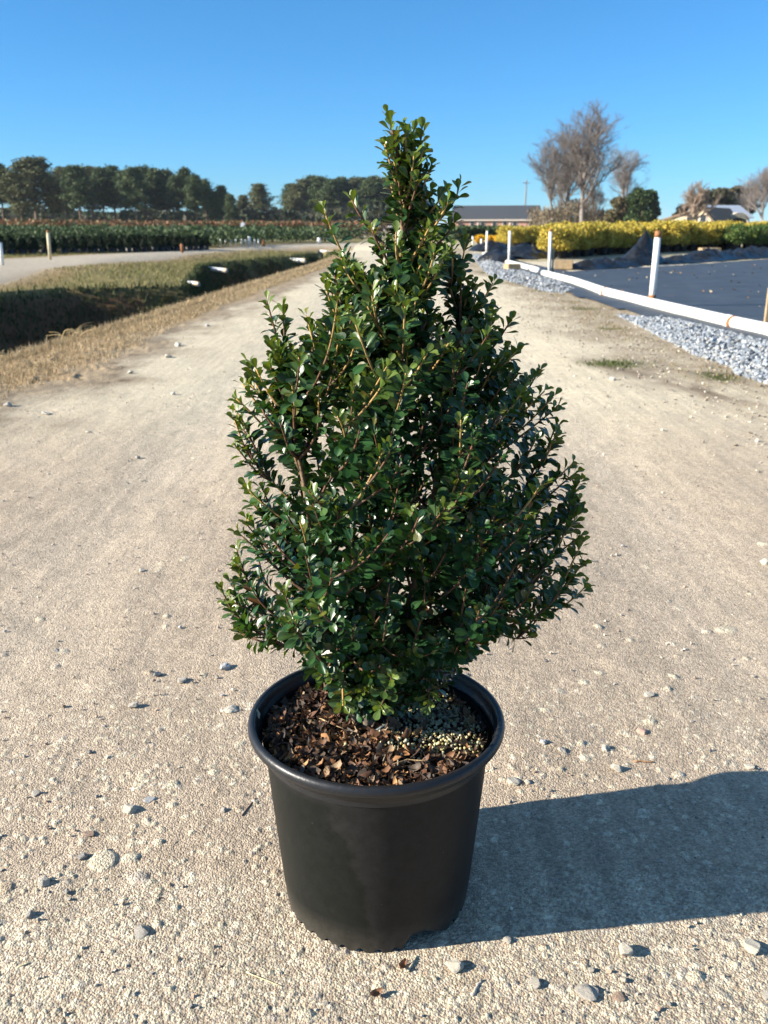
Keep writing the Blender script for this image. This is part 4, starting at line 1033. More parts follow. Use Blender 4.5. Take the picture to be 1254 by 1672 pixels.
def along(path, step):
    r_ = []; carry = 0
    for A, B in zip(path[:-1], path[1:]):
        Ld = (B - A).length; s = carry
        while s < Ld: r_.append(A.lerp(B, s / Ld)); s += step
        carry = s - Ld
    return r_
r = random.Random(8)
for row in range(7):
    offv = Vector((.25, 1.15, 0)) * row
    for p in along([q + offv for q in fr], .86 if row < 3 else 1.0):
        place(yproto, yu, Vector((p.x + r.gauss(0, .08), p.y + r.gauss(0, .08), 0)), r.uniform(0, 6.28), r.uniform(.86, 1.10) * (1.1 if p.x > 11 else 1))
# farther block left of it, beside the road
for row in range(4):
    for p in along([G(826, 406) + Vector((.2, 1.2, 0)) * row, G(893, 402) + Vector((.2, 1.2, 0)) * row], 1.05):
        place(yproto, yu, Vector((p.x + r.gauss(0, .1), p.y, 0)), r.uniform(0, 6.28), r.uniform(.85, 1.0))
oproto = [potted('orange_shrub', 'low potted shrub with deep orange yellow foliage by the farthest posts', 'shrub', 'low orange yellow shrubs', [(.62, .36, .02), (.70, .44, .03), (.5, .28, .02)], .9, .6, 1100, .06, .12)]
ou = []
for row in range(2):
    for p in along([G(783, 400) + Vector((.2, 1.1, 0)) * row, G(822, 401) + Vector((.2, 1.1, 0)) * row], .9): place(oproto, ou, Vector((p.x, p.y, 0)), r.uniform(0, 6.28), r.uniform(.85, 1.05))
ge = [G(1203, 410.5), G(1254, 409), G(1380, 405)]
for row in range(3):
    for p in along([q + Vector((.25, 1.15, 0)) * row for q in ge], .95):
        place(gproto, gu, Vector((p.x + r.gauss(0, .08), p.y + r.gauss(0, .08), 0)), r.uniform(0, 6.28), r.uniform(.9, 1.08))
for row in range(3):
    for p in along([q + Vector((.9, 4.2 + 1.2 * row, 0)) for q in ge], 1.0):
        place(yproto, yu, Vector((p.x, p.y, 0)), r.uniform(0, 6.28), r.uniform(1.05, 1.2))
print('yellow', len(yu), 'green', len(gu), 'orange', len(ou))

# nursery stock on the left: conical evergreens
def cone_proto(ht, label):
    t_ = thing('potted_evergreen', label, 'shrub', (0, 0, 0), 'rows of potted evergreens beyond the track')
    n = 700; h = rng.random(n) ** .8; rr0 = .24 * (1 - h * .75) * np.sqrt(rng.random(n)); a_ = rng.uniform(0, 6.28, n)
    c = np.column_stack([rr0 * np.cos(a_), rr0 * np.sin(a_), .17 + h * (ht - .2)])
    V, Fq, Cc = quads_cloud(c, .045 * rng.uniform(.7, 1.3, n), ncol([(.012, .024, .012), (.018, .034, .015), (.028, .045, .02), (.010, .018, .010)], n), updir=(0, 0, .8))  # shade of the close-set rows is put into these darkened leaf colours
    link('foliage', np_mesh('foliage', V, Fq, M_FOL, Cc, smooth=False), t_)
    m = MB(); m.lathe([(.11, 0), (.14, .2), (.12, .2), (0, .18)], 10); m.build('pot', M_POTBLACK, t_)
    return t_
EL = 'small dark conical evergreen with shade painted into its foliage, in a black pot, one of the rows beyond the track'
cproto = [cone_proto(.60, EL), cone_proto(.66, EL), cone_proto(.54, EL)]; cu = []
fl_ = [Vector((-17.5, 26.5, 0)), G(0, 417.5), G(100, 415), G(200, 412.5), G(290, 410), G(345, 408)]
def nrm2(path): d = path[-1] - path[0]; d.normalize(); return Vector((-d.y, d.x, 0))
nv = nrm2(fl_)
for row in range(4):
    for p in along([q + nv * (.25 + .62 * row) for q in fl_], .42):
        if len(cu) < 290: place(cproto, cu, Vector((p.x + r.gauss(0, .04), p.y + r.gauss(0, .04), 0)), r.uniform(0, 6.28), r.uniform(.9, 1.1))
def mass(name, path, depth, ht, n, leaf, pal, label, z0=.1, lumps=.25, cat='plants'):
    pts = along(path, .2); nv_ = nrm2(path); i = rng.choice(len(pts), n); o_ = rng.random(n) * depth; B = np.array([pts[k][:] for k in i]) + np.outer(o_, np.array(nv_)) + rng.normal(0, .15, (n, 3)) * np.array([1, 1, 0])
    top = ht * (1 - lumps + 2 * lumps * vnoise(B[:, 0] * 1.6, B[:, 1] * 1.6, 5)); B[:, 2] = z0 + (top - z0) * rng.random(n) ** .6
    V, Fq, Cc = quads_cloud(B, leaf * rng.uniform(.7, 1.3, n), ncol(pal, n), updir=(0, 0, .9))
    return tag(link(name, np_mesh(name, V, Fq, M_FOL, Cc, smooth=False)), label, cat, kind='stuff')
dk = [(.04, .07, .03), (.06, .095, .038), (.085, .115, .05)]
mass('nursery_stock', [q + nv * 2.8 for q in fl_], 9, .88, 42000, .07, dk, 'massed dark green nursery stock behind the potted evergreens')
mass('nursery_stock', [G(345, 406), G(440, 400), G(520, 397), G(600, 395)], 14, .9, 14000, .14, dk, 'distant green nursery stock toward the middle of the view')
mass('russet_stock', [G(-120, 404) + Vector((0, 14, 0)), G(100, 398) + Vector((0, 10, 0)), G(350, 391.5), G(640, 389)], 10, 1.35, 26000, .16, [(.20, .10, .055), (.26, .13, .07), (.15, .10, .05), (.10, .11, .045)], 'hazy russet leaved nursery stock in front of the pines', lumps=.12)
mass('far_hedge', [G(742, 392), G(880, 391)], 5, .95, 9000, .2, [(.05, .08, .03), (.08, .11, .04), (.035, .06, .025)], 'dark clipped hedge in front of the brick building', lumps=.08, cat='hedge')
mass('far_stock', [D(740, 381, 75), D(1300, 381, 80)], 6, .7, 7000, .2, [(.36, .33, .06), (.10, .13, .04), (.2, .2, .06)], 'low far off beds of green and yellow nursery plants', lumps=.15)
# white markers, stakes and things on the left
LG = 'marker posts by the track'
for (bx_, by_, tx, ty, rad, lab, rust, mt) in ((4, 433, 0, 396, .05, 'white post at the left picture edge beside the track', 0, M_WHITE), (82, 424, 78, 376, .05, 'tall weathered cream post with rusty top beside the track', .08, mat('cream_post', (.60, .50, .33), .6, .3, var=.2, vscale=5)),
                                   (298, 411.5, 296.5, 398, .07, 'short orange marker post at the far edge of the track', 0, M_RUST), (430, 402, 430, 391, .09, 'orange brown marker post farther along the track', 0, M_RUST), (407, 402.5, 407, 386, .08, 'white post left of the far orange marker', 0, M_WHITE),
                                   (521, 398.5, 521, 388, .1, 'white post by the track seen left of the leafy shoot', 0, M_WHITE), (310, 408, 309.5, 394, .04, 'thin grey post right of the short orange marker', 0, M_WHITE)):
    g = G(bx_, by_); post(g, D(tx, ty, g.y), rad, lab, rust, name='marker_post', group=LG, mt=mt)
for px, top, bot in ((285, 376, 387), (301, 378, 385), (175, 374, 379), (52, 376, 381), (385, 377, 382), (478, 374, 382), (502, 378, 385), (547, 374, 384)):
    Y = 70; a_ = D(px, bot, Y); a_.z = 0; post(a_, D(px, top, Y), .07, 'small white riser standing among the russet stock', 0, name='white_riser', group='white risers among the stock', cat='riser', sides=8)
for px in (360, 368.5, 377, 385, 394.5, 401, 415.5, 422):
    g = G(px, 402.5); post(g, D(px, 390.5, g.y), .045, 'slim pale trunk guard in the row beside the track', 0, name='trunk_guard', group='pale trunk guards beside the track', cat='guard', sides=8)
# oval white board
t_ = thing('sign', 'blank white oval board standing above the russet stock', 'sign', (D(397, 380, 60).x, 60, 0))
m = MB(); hh = D(397, 369, 60).z; ring = [(math.cos(k * math.pi / 12) * .15, math.sin(k * math.pi / 12) * .24) for k in range(24)]
f_ = [m.vert((a_, -.02, hh + b_)) for a_, b_ in ring]; k_ = [m.vert((a_, .02, hh + b_)) for a_, b_ in ring]
m.face(f_[::-1]); m.face(k_); [m.face((f_[i], f_[(i + 1) % 24], k_[(i + 1) % 24], k_[i])) for i in range(24)]
m.build('board', mat('white_board', (.82, .82, .80), .5, .3), t_, smooth=False)
m = MB(); m.tube([(0, .05, 0), (0, .05, hh)], .04, 8); m.build('leg', M_WHITE, t_)
# long pale rail
t_ = thing('rail_fence', 'long low pale rail fence below the far pines', 'fence', (D(440, 372, 90).x, 90, 0)); x0 = D(438, 372, 90).x - t_.location.x; x1 = D(690, 372, 90).x - t_.location.x; zt = D(500, 370, 90).z
m = MB(); m.box(((x0 + x1) / 2, 0, zt), (x1 - x0, .08, .14)); m.build('rail', M_WHITE, t_, smooth=False)
for k in range(9): m = MB(); m.box((x0 + (x1 - x0) * k / 8, .1, zt / 2), (.12, .1, zt)); m.build('fence_post', M_WHITE, t_, smooth=False)
def hit(px, py):
    d = ray(px, py); ts = np.arange(4, 60, .04); X_, Y_, Z_ = d.x * ts, d.y * ts, CAM_H + d.z * ts
    k = int(np.argmax(Z_ < base_height(X_, Y_))); return Vector((X_[k], Y_[k], Z_[k]))
# white pipe ends sticking out of the far ditch bank
for (px, py, px2, py2, Y, lab) in ((303, 460, 325, 464, 19.5, 'nearest white pipe end poking out of the ditch bank'), (341, 438, 371, 442, 25, 'blue white pipe end in the ditch bank, second from the near end'), (478, 424, 499, 426, 33, 'white pipe end low in the far part of the ditch'), (526, 411, 545, 413.5, 38, 'farthest white pipe end in the ditch, seen beside the leafy shoot')):
    A = hit(px, py); Bd = D(px2, py2, A.y - .12); B = A + (Bd - A); t_ = thing('outlet_pipe', lab, 'pipe', A, 'pipe ends in the ditch bank'); rr0 = 3.4 / FPX * A.y
    A = A - (B - A).normalized() * .08 + Vector((-.04, .12, -.02)); zl = t_.location
    m = MB(); d = (B - A).normalized(); m.tube([A - zl, B - zl], rr0, 14, cap=False); m.tube([A - zl, B - zl], rr0 * .85, 14, cap=False); m.build('pipe_wall', M_WHITE, t_)
    m = MB(); m.tube([B - zl - d * .12, B - zl - d * .02], rr0 * 1.12, 14, cap=False); m.build('pipe_collar', mat('cream_collar', (.62, .5, .35), .6), t_)

# ------------------------------------------------------------------ trees
def pine_mesh(seed, ht, wd, lo, pal, tilt=.0):
    rg = np.random.default_rng(seed); m = MB(); bc = (.16, .115, .085)
    tp_ = [Vector((math.sin(i * .7 + seed) * .12 * i / 8, math.cos(i * .9 + seed) * .1 * i / 8, ht * i / 8 * .97)) for i in range(9)]
    m.tube(tp_, [.24 * (1 - .85 * i / 8) for i in range(9)], 7, cols=[bc] * 9)
    cen = []
    nb = 62
    for k in range(nb):
        t = k / nb; z = ht * (lo + (1 - lo) * t); a_ = k * 2.4 + rg.normal(0, .4)
        env = (math.sin(math.pi * min(1, (.22 + t * .80))) ** .8) * wd * rg.uniform(.55, 1.12)
        if t < .25 and rg.random() < .4: continue
        p0 = Vector((0, 0, z)); d = Vector((math.cos(a_), math.sin(a_), rg.uniform(.1, .55))); Ld = max(.6, env)
        pe = p0 + d * Ld; m.tube([p0, p0 + d * Ld * .5 + Vector((0, 0, .1)), pe], [.06, .04, .02], 3, cols=[bc] * 3, cap=False)
        for q in np.linspace(.3, 1, 5):
            for _ in range(2):
                c = p0 + d * Ld * q + Vector(rg.normal(0, .32, 3)); rad = rg.uniform(.35, .75); nn = int(17 * rad / .5)
                cen.append((np.array(c) + rg.normal(0, rad * .62, (nn, 3)) * np.array([1, 1, .6])))
    cen = np.vstack(cen); n = len(cen); cols = np.array(pal)[rg.choice(len(pal), n)] * rg.uniform(.7, 1.3, (n, 1))
    V, Fq, Cc = quads_cloud(cen, .24 * rg.uniform(.6, 1.3, n), cols, elong=2.0, updir=(0, 0, .25))
    return m.mesh('trunk', M_WOOD), np_mesh('crown', V, Fq, M_FOL, Cc, smooth=False)
PP = [(.062, .095, .042), (.085, .118, .048), (.11, .135, .055), (.042, .068, .034)]
PP2 = [(.11, .125, .055), (.14, .15, .07), (.08, .095, .045), (.16, .155, .075)]
def tree_thing(name, meshes, label, loc, sc, rz, group):
    t_ = thing(name, label, 'tree', loc, group); t_.rotation_euler = (0, 0, rz); t_.scale = sc
    link('trunk', meshes[0], t_); link('crown', meshes[1], t_); return t_
PM = [pine_mesh(1, 15, 2.7, .38, PP), pine_mesh(2, 15, 2.4, .48, PP), pine_mesh(3, 15, 3.0, .34, PP2), pine_mesh(4, 15, 2.3, .28, PP)]
r = random.Random(17)
def pine(px, top, Y, kind, wsc, label, group='pines along the tree line'):
    b_ = D(px, 372, Y); h = D(px, top, Y).z; s = h / 15.0; wsc *= 1.22
    tree_thing('pine_tree', PM[kind], label, Vector((b_.x, Y, -.3)), (s * wsc, s * wsc, s), r.uniform(0, 6.28), group)
L1 = 'dark pine in the close set line beyond the nursery rows'
pine(-20, 262, 205, 0, 1.1, L1); pine(8, 268, 208, 1, 1.0, L1)
pine(62, 258, 200, 2, 1.75, 'broad spreading pale green pine, tallest near the left end of the line')
pine(38, 285, 212, 2, 1.2, L1)
for px, top, k, ws in ((92, 290, 0, 1.1), (112, 273, 2, 1.25), (133, 271, 0, 1.15), (155, 272, 2, 1.1), (172, 276, 1, 1.0), (190, 272, 0, 1.1), (208, 278, 3, 1.0), (224, 274, 0, 1.0), (240, 273, 1, 1.05), (256, 276, 0, 1.0), (274, 278, 0, 1.1), (290, 286, 3, .9),
                       (307, 276, 1, .95), (322, 286, 0, 1.0), (338, 294, 1, .9), (352, 312, 3, .9), (364, 303, 0, 1.0), (378, 316, 3, 1.0)):
    pine(px, top, r.uniform(196, 216), k, ws, L1)
pine(399, 318, 240, 2, 1.1, 'pale loose pine filling the notch left of the round topped one'); pine(425, 300, 236, 2, 1.25, 'round topped pale green pine standing apart in the gap of the line'); pine(449, 337, 250, 0, 1.2, 'short dark pine in the gap right of the round topped one')
L2 = 'even height pine in the plantation block left of the shrub top'
for k in range(17): pine(474 + k * 12.5 + r.gauss(0, 2), (300 if k < 2 else 291 + r.gauss(0, 3)), r.uniform(245, 262), r.choice([0, 2, 0, 3]), 1.2, L2, 'pines of the plantation block')
n = 15000; cx_ = rng.uniform(-130, 12, n); cy_ = rng.uniform(218, 275, n); top = 3.0 + 3.2 * vnoise(cx_ * .12, cy_ * .05, 61)
cz_ = top * rng.random(n) ** .7
V, Fq, Cc = quads_cloud(np.column_stack([cx_, cy_, cz_]), 1.1 * rng.uniform(.6, 1.3, n), ncol([(.030, .045, .022), (.045, .062, .028), (.06, .065, .03), (.05, .045, .03)], n))
tag(link('woods', np_mesh('woods', V, Fq, M_FOL, Cc, smooth=False)), 'dark undergrowth and more woods behind the pine line', 'woods', kind='stuff')

# bare trees
def bare_mesh(seed, ht, spread, levels=5, r0=.32, col=(.20, .145, .115), forks=1, up=.5):
    rg = random.Random(seed); m = MB(); segs = [0]
    def grow(p, d, Ld, rad, lv):
        n = 4 if lv < 2 else 3 if lv < 4 else 2; pts = [p]; q = p; dd = d
        for i in range(n):
            dd = (dd + Vector([rg.gauss(0, .13 if lv else .05) for _ in range(3)]) + Vector((0, 0, up * .12))).normalized(); q = q + dd * Ld / n; pts.append(q)
        tip = rad * .45; m.tube(pts, [rad + (tip - rad) * i / n for i in range(n + 1)], (7, 5, 4, 3, 3, 3, 3)[lv], cols=[tuple(np.array(col) * (1.25 if lv < 1 else 1.0))] * (n + 1), cap=False)
        if lv >= levels: return
        kids = (7, 6, 5, 5, 4, 3)[lv] if lv else 17
        for k in range(kids):
            t = (.32 + .68 * (k + rg.random()) / kids) if lv == 0 else (.2 + .8 * (k + rg.random()) / kids)
            t = min(t, .995); i = min(int(t * n), n - 1); b_ = pts[i].lerp(pts[i + 1], t * n - i)
            a_ = rg.uniform(0, 6.28); o1 = dd.orthogonal().normalized(); sd_ = o1 * math.cos(a_) + dd.cross(o1) * math.sin(a_)
            op = rg.uniform(.45, .85) * spread * (1.15 - .5 * t if lv == 0 else 1)
            nd = (dd * math.cos(op) + sd_ * math.sin(op) + Vector((0, 0, .12))).normalized()
            grow(b_, nd, Ld * (rg.uniform(.42, .62) if lv == 0 else rg.uniform(.45, .68)) * (1.15 - .45 * t), (tip + (rad - tip) * (1 - t) * .35) * (.92 if lv else .85), lv + 1)
    for k in range(forks):
        grow(Vector((k * .5, 0, -.2)), Vector((rg.gauss(0, .06), rg.gauss(0, .05), 1)).normalized(), ht * .8, r0, 0)
    return m
def bare(px, top, Y, seed, spread, label, levels=4, r0=.3, col=(.30, .215, .17), kind='bare_tree', up=.5, wx=1.0):
    h = D(px, top, Y).z; b_ = D(px, 372, Y); m = bare_mesh(seed, h, spread, levels, r0, col, up=up)
    V = np.array(m.v); zmax = V[:, 2].max(); m.v = [tuple(v) for v in (V * np.array([wx, wx, h / zmax]))]
    t_ = thing(kind, label, 'tree', Vector((b_.x, Y, 0)), 'leafless trees'); o = m.build('trunk', M_WOOD, t_); return t_
BC = (.185, .16, .145)
bare(951, 155, 150, 31, .92, 'tallest leafless tree, reddish brown crown, in the middle of the clump', 5, .29, BC, up=.8, wx=1.5)
bare(925, 200, 158, 32, .72, 'leafless tree leaning against the left of the tallest one', 5, .26, BC, up=.6, wx=1.15)
bare(903, 222, 154, 33, .85, 'leafless tree on the left flank of the clump', 5, .2, BC, up=.5, wx=1.1)
bare(912, 250, 165, 35, .8, 'thin leafless tree hidden low inside the clump', 5, .15, BC, up=.5)
bare(1016, 232, 168, 34, 1.0, 'paler wide leafless tree right of the tallest one', 5, .24, (.25, .215, .19), up=.3)
bare(975, 280, 150, 37, .9, 'low leafless tree with dense tan twigs right of the tallest trunk', 5, .14, (.2, .155, .12))
bare(1136, 292, 118, 38, 1.1, 'heavily pruned pale tree with stubby twigs before the cream building', 4, .34, (.33, .25, .19), wx=1.0)
bare(1243, 262, 130, 39, .85, 'leafless grey tree at the right picture edge', 5, .2, (.24, .205, .185))
bare(1222, 285, 150, 40, .8, 'smaller leafless tree just left of the one at the right edge', 4, .14, (.24, .205, .185))
# brushy tan undergrowth below the bare clump
n = 9000; cx_ = D(880, 372, 155).x + rng.random(n) * (D(1050, 372, 155).x - D(880, 372, 155).x); cy_ = rng.uniform(150, 170, n); cz_ = rng.random(n) ** .8 * (2 + 3.6 * vnoise(cx_ * .25, cx_ * 0, 8))
V, Fq, Cc = quads_cloud(np.column_stack([cx_, cy_, cz_]), .16 * rng.uniform(.6, 1.3, n), ncol([(.20, .155, .10), (.16, .125, .085), (.12, .105, .06), (.24, .185, .12)], n), elong=5, updir=(0, 0, 1.2))
tag(link('undergrowth', np_mesh('undergrowth', V, Fq, M_FOL, Cc, smooth=False)), 'tan twiggy undergrowth at the foot of the leafless trees', 'undergrowth', kind='stuff')
# leafy evergreens right of the clump
def round_tree(px, top, Y, wpx, label, pal, seed, n=6500, low=.05, leaf=.35, name='evergreen_tree', flat=1.0):
    rg = np.random.default_rng(seed); h = D(px, top, Y).z; w_ = wpx / FPX * Y / 2; b_ = D(px, 372, Y); t_ = thing(name, label, 'tree', Vector((b_.x, Y, 0)), 'leafy evergreen trees')
    k = 34; a_ = rg.uniform(0, 6.28, k); tz = rg.random(k); er = w_ * .72 * np.sqrt(np.clip(1 - (2 * tz - .9) ** 2 * .8, .05, 1)) * np.sqrt(rg.random(k) * .8 + .2)
    cl = np.column_stack([er * np.cos(a_), er * np.sin(a_), h * (low + .12 + (1 - low - .2) * tz)]); ci = rg.choice(k, n)
    d = rg.normal(size=(n, 3)); d /= np.linalg.norm(d, axis=1)[:, None]; d *= rg.random((n, 1)) ** .4 * np.array([w_ * .33, w_ * .33, h * .12 * flat])
    c = cl[ci] + d; cols = np.array(pal)[rg.choice(len(pal), n)] * rg.uniform(.7, 1.3, (n, 1))
    V, Fq, Cc = quads_cloud(c, leaf * rg.uniform(.6, 1.3, n), cols)
    m = MB(); m.col = (.16, .12, .09)
    m.tube([(0, 0, 0), (.1, 0, h * .4), (0, 0, h * .8)], [.25, .18, .06], 7, cols=[m.col] * 3)
    for i in range(0, k, 2): m.tube([(0, 0, cl[i][2] * .6), tuple(cl[i])], [.08, .03], 3, cols=[m.col] * 2, cap=False)
    m.build('trunk', M_WOOD, t_); link('crown', np_mesh('crown', V, Fq, M_FOL, Cc, smooth=False), t_); return t_
round_tree(1046, 304, 138, 60, 'dense dark green evergreen right of the leafless clump', [(.035, .065, .025), (.055, .09, .03), (.08, .11, .035), (.025, .045, .02)], 3, 9000, leaf=.3)
round_tree(1010, 322, 142, 50, 'olive brown bushy tree left of the dense evergreen', [(.12, .10, .05), (.16, .12, .06), (.08, .085, .04)], 4, 5000, leaf=.28)
round_tree(1165, 303, 165, 72, 'spreading bronze green tree behind the cream building', [(.09, .085, .045), (.13, .11, .06), (.06, .065, .035)], 5, 5200, leaf=.34, low=.25, flat=.5)
round_tree(1205, 300, 170, 62, 'flat topped olive tree between the metal roof and the edge trees', [(.09, .085, .045), (.13, .10, .06), (.06, .065, .035)], 6, 4200, leaf=.34, low=.3, flat=.45)
round_tree(1118, 330, 172, 40, 'small bronze tree left of the pruned pale tree', [(.10, .09, .05), (.14, .11, .06)], 7, 2500, leaf=.3)

# ------------------------------------------------------------------ buildings
Mroof = mat('dark_roof', (.055, .060, .068), .7, .25, var=.12, vscale=2)
def brick_mat():
    m = bpy.data.materials.new('brick'); m.use_nodes = True; N, L = m.node_tree.nodes, m.node_tree.links
    t = N.new('ShaderNodeTexBrick'); t.inputs['Scale'].default_value = 4; t.inputs['Color1'].default_value = (.52, .27, .19, 1); t.inputs['Color2'].default_value = (.44, .22, .15, 1); t.inputs['Mortar'].default_value = (.4, .33, .28, 1)
    tc = N.new('ShaderNodeTexCoord'); mp_ = N.new('ShaderNodeMapping'); mp_.inputs['Rotation'].default_value = (R(90), 0, 0); L.new(tc.outputs['Object'], mp_.inputs[0]); L.new(mp_.outputs[0], t.inputs['Vector']); L.new(t.outputs[0], N['Principled BSDF'].inputs['Base Color']); N['Principled BSDF'].inputs['Roughness'].default_value = .85; return m
Mbrick = brick_mat(); Mtrim = mat('cream_trim', (.66, .58, .5), .6, .3); Mglass = mat('dark_glass', (.03, .035, .045), .15, .5); Mdoor = mat('door', (.5, .46, .42), .6)
Y = 240; xl, xr = D(733, 372, Y).x, D(877, 372, Y).x; ze = D(800, 357, Y).z; zr_ = D(800, 334.5, Y).z; cx0 = (xl + xr) / 2; Wd = xr - xl; dp = 14
bt = thing('brick_building', 'long low brick building with dark grey gable roof beyond the posts', 'building', (cx0, Y, 0))
m = MB(); m.box((0, dp / 2, ze / 2), (Wd - .8, dp, ze)); m.poly([(-Wd / 2 + .4, 0, ze), (-Wd / 2 + .4, dp, ze), (-Wd / 2 + .4, dp / 2, zr_ - .3)]); m.poly([(Wd / 2 - .4, dp, ze), (Wd / 2 - .4, 0, ze), (Wd / 2 - .4, dp / 2, zr_ - .3)]); m.build('wall', Mbrick, bt, smooth=False)
m = MB()
for s in (-1, 1):
    e = dp / 2 + s * (dp / 2 + .6); q = [(-Wd / 2, e, ze - .05), (Wd / 2, e, ze - .05), (Wd / 2, dp / 2, zr_), (-Wd / 2, dp / 2, zr_)]; q2 = [(a_, b_, c - .22) for a_, b_, c in q]
    ids = [m.vert(v) for v in q + q2]
    for f in ((0, 1, 2, 3), (7, 6, 5, 4), (0, 4, 5, 1), (1, 5, 6, 2), (3, 2, 6, 7), (0, 3, 7, 4)): m.face([ids[k] for k in f])
m.build('roof', Mroof, bt, smooth=False); bt.rotation_euler = (0, 0, R(-12))
m = MB(); m.box((0, -.35, ze - .30), (Wd - .4, .5, .42)); m.build('fascia', Mtrim, bt, smooth=False)
for px in (771, 788, 807, 824, 840, 866):
    xx = D(px, 372, Y).x - cx0
    m = MB(); m.box((xx, -.04, ze * .52), (1.25, .10, 1.7)); f_ = m.build('window', Mtrim, bt, smooth=False); m = MB(); m.box((xx, -.10, ze * .52), (.95, .06, 1.4)); m.build('pane', Mglass, f_, smooth=False)
for px in (780, 832, 871):
    xx = D(px, 372, Y).x - cx0; m = MB(); m.box((xx, -.06, (ze - .55) / 2), (.38, .22, ze - .6)); m.build('pilaster', Mtrim, bt, smooth=False)
# utility pole
Yp = 215; b_ = D(856, 372, Yp); t_ = thing('utility_pole', 'thin grey utility pole rising behind the brick building roof', 'pole', (b_.x, 262, 0)); h = D(856, 293, 262).z; t_.location.x = D(856, 372, 262).x
m = MB(); m.tube([(0, 0, 0), (0, 0, h)], [.24, .17], 8); m.build('shaft', mat('pole_wood', (.22, .19, .17), .8), t_)
m = MB(); m.box((0, -.2, h - .9), (2.0, .16, .18)); m.build('crossarm', mat('arm_wood', (.25, .21, .18), .8), t_, smooth=False)
# cream building with metal roofed neighbour
def house(name, label, cat, Y, pxl, pxr, eave, ridge, dp, wallm, roofm, gable_front, over=.4, wins=(), arch=None, rx=None, rot_=0):
    xl, xr = D(pxl, 372, Y).x, D(pxr, 372, Y).x; cx0 = (xl + xr) / 2; Wd = xr - xl; ze, zr_ = D(0, eave, Y).z, D(0, ridge, Y).z
    t_ = thing(name, label, cat, (cx0, Y, 0)); m = MB()
    m.box((0, dp / 2, ze / 2), (Wd, dp, ze))
    if gable_front:
        px_ = (D(rx, 372, Y).x - cx0) if rx else 0
        for yy, fl2 in ((0, 1), (dp, -1)): m.poly([(-Wd / 2, yy, ze), (Wd / 2, yy, ze), (px_, yy, zr_)][::fl2])
        m.build('wall', wallm, t_, smooth=False); m = MB()
        for sx_, zx in ((-Wd / 2 - over, ze - .12), (Wd / 2 + over, ze - .12)):
            q = [(sx_, -over, zx), (px_, -over, zr_ + .06), (px_, dp + over, zr_ + .06), (sx_, dp + over, zx)]; q = q if sx_ > 0 else q[::-1]; ids = [m.vert(v) for v in q] + [m.vert((a_, b_, c + .22)) for a_, b_, c in q]
            for f in ((3, 2, 1, 0), (4, 5, 6, 7), (0, 1, 5, 4), (1, 2, 6, 5), (2, 3, 7, 6), (3, 0, 4, 7)): m.face([ids[k] for k in f])
    else:
        for xx in (-Wd / 2, Wd / 2): m.poly([(xx, 0, ze), (xx, dp, ze), (xx, dp / 2, zr_)])
        m.build('wall', wallm, t_, smooth=False); m = MB()
        for s in (-1, 1):
            e = dp / 2 + s * (dp / 2 + over); q = [(-Wd / 2 - over, e, ze - .05), (Wd / 2 + over, e, ze - .05), (Wd / 2 + over, dp / 2, zr_), (-Wd / 2 - over, dp / 2, zr_)]; ids = [m.vert(v) for v in q] + [m.vert((a_, b_, c + .12)) for a_, b_, c in q]
            for f in ((3, 2, 1, 0), (4, 5, 6, 7), (0, 1, 5, 4), (1, 2, 6, 5), (2, 3, 7, 6), (3, 0, 4, 7)): m.face([ids[k] for k in f])
    m.build('roof', roofm, t_, smooth=False); t_.rotation_euler = (0, 0, R(rot_))
    for px, py, ww, hh in wins:
        c = D(px, py, Y); m = MB(); m.box((c.x - cx0, -.05, c.z), (ww + .25, .12, hh + .25)); f_ = m.build('window', Mtrim, t_, smooth=False); m = MB(); m.box((c.x - cx0, -.13, c.z), (ww, .05, hh)); m.build('pane', Mglass, f_, smooth=False)
    return t_, cx0
Mcream = mat('cream_wall', (.62, .52, .36), .75, .2, var=.15, vscale=1.5); Mtin = mat('metal_roof', (.30, .34, .40), .35, .5, var=.12, vscale=1.2); Mbrown = mat('brown_roof', (.20, .14, .10), .8, .2)
house('cream_house', 'cream walled house with low gable end behind the pruned tree', 'house', 125, 1062, 1164, 366, 341.5, 12, Mcream, Mbrown, True, .35, ((1128, 355, .9, .8), (1148, 358, .7, .9)), rx=1144, rot_=-36)
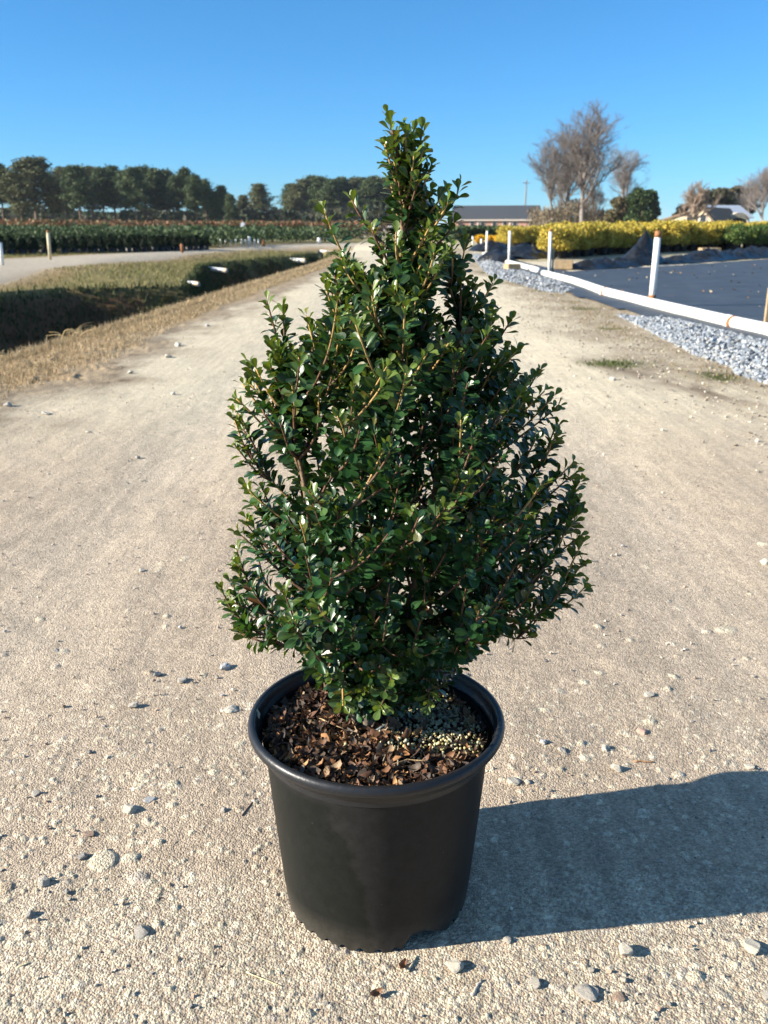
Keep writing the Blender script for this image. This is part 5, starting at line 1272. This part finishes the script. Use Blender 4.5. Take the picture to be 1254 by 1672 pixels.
t_, c0 = house('metal_roofed_shed', 'shed with a shiny grey blue metal roof right of the cream house', 'shed', 132, 1160, 1222, 356, 335, 11, Mcream, Mtin, False, .5)
# arched porch front on the shed
m = MB(); Yq = 132; cxx = D(1196, 372, Yq).x - c0; zt_ = D(0, 349, Yq).z; zb = D(0, 354, Yq).z; ww = 34 / FPX * Yq / 2; pts_o = [(cxx + ww * math.cos(a_), zb - .6 + (zt_ - zb + .6) * math.sin(a_)) for a_ in np.linspace(math.pi, 0, 17)]
pts_i = [(cxx + ww * .8 * math.cos(a_), zb - .6 + (zt_ - zb + .2) * math.sin(a_)) for a_ in np.linspace(math.pi, 0, 17)]
for (ao, ai), (bo, bi) in zip(zip(pts_o, pts_i), zip(pts_o[1:], pts_i[1:])):
    m.box(((ao[0] + ai[0] + bo[0] + bi[0]) / 4, -1.2, (ao[1] + ai[1] + bo[1] + bi[1]) / 4), (abs(bo[0] - ao[0]) + .12, 1.6, abs(ao[1] - ai[1]) + .25))
for s in (-1, 1): m.box((cxx + s * ww * .92, -1.2, (zb - .6) / 2), (.45, 1.55, zb - .6))
m.build('porch_arch', mat('porch', (.66, .6, .48), .7), t_, smooth=False)
m = MB(); m.box((cxx, -.2, (zb + .2) / 2), (ww * 1.5, .1, zb)); m.build('porch_door', Mglass, t_, smooth=False)
house('grey_house', 'small low grey roofed house left of the cream one', 'house', 150, 1044, 1078, 366, 358, 9, Mcream, Mroof, False, .4)

# ------------------------------------------------------------------ air
hzm = bpy.data.materials.new('haze'); hzm.use_nodes = True; hn = hzm.node_tree.nodes; hn.remove(hn['Principled BSDF'])
pv = hn.new('ShaderNodeVolumePrincipled'); pv.inputs['Density'].default_value = .00011; pv.inputs['Color'].default_value = (.80, .88, 1.0, 1); pv.inputs['Anisotropy'].default_value = 0.0
hzm.node_tree.links.new(pv.outputs[0], hn['Material Output'].inputs['Volume'])
m = MB(); m.box((0, 1400, 14), (9000, 4200, 34))
tag(m.build('haze', hzm, smooth=False), 'thin pale winter haze over the fields', 'haze', kind='stuff')
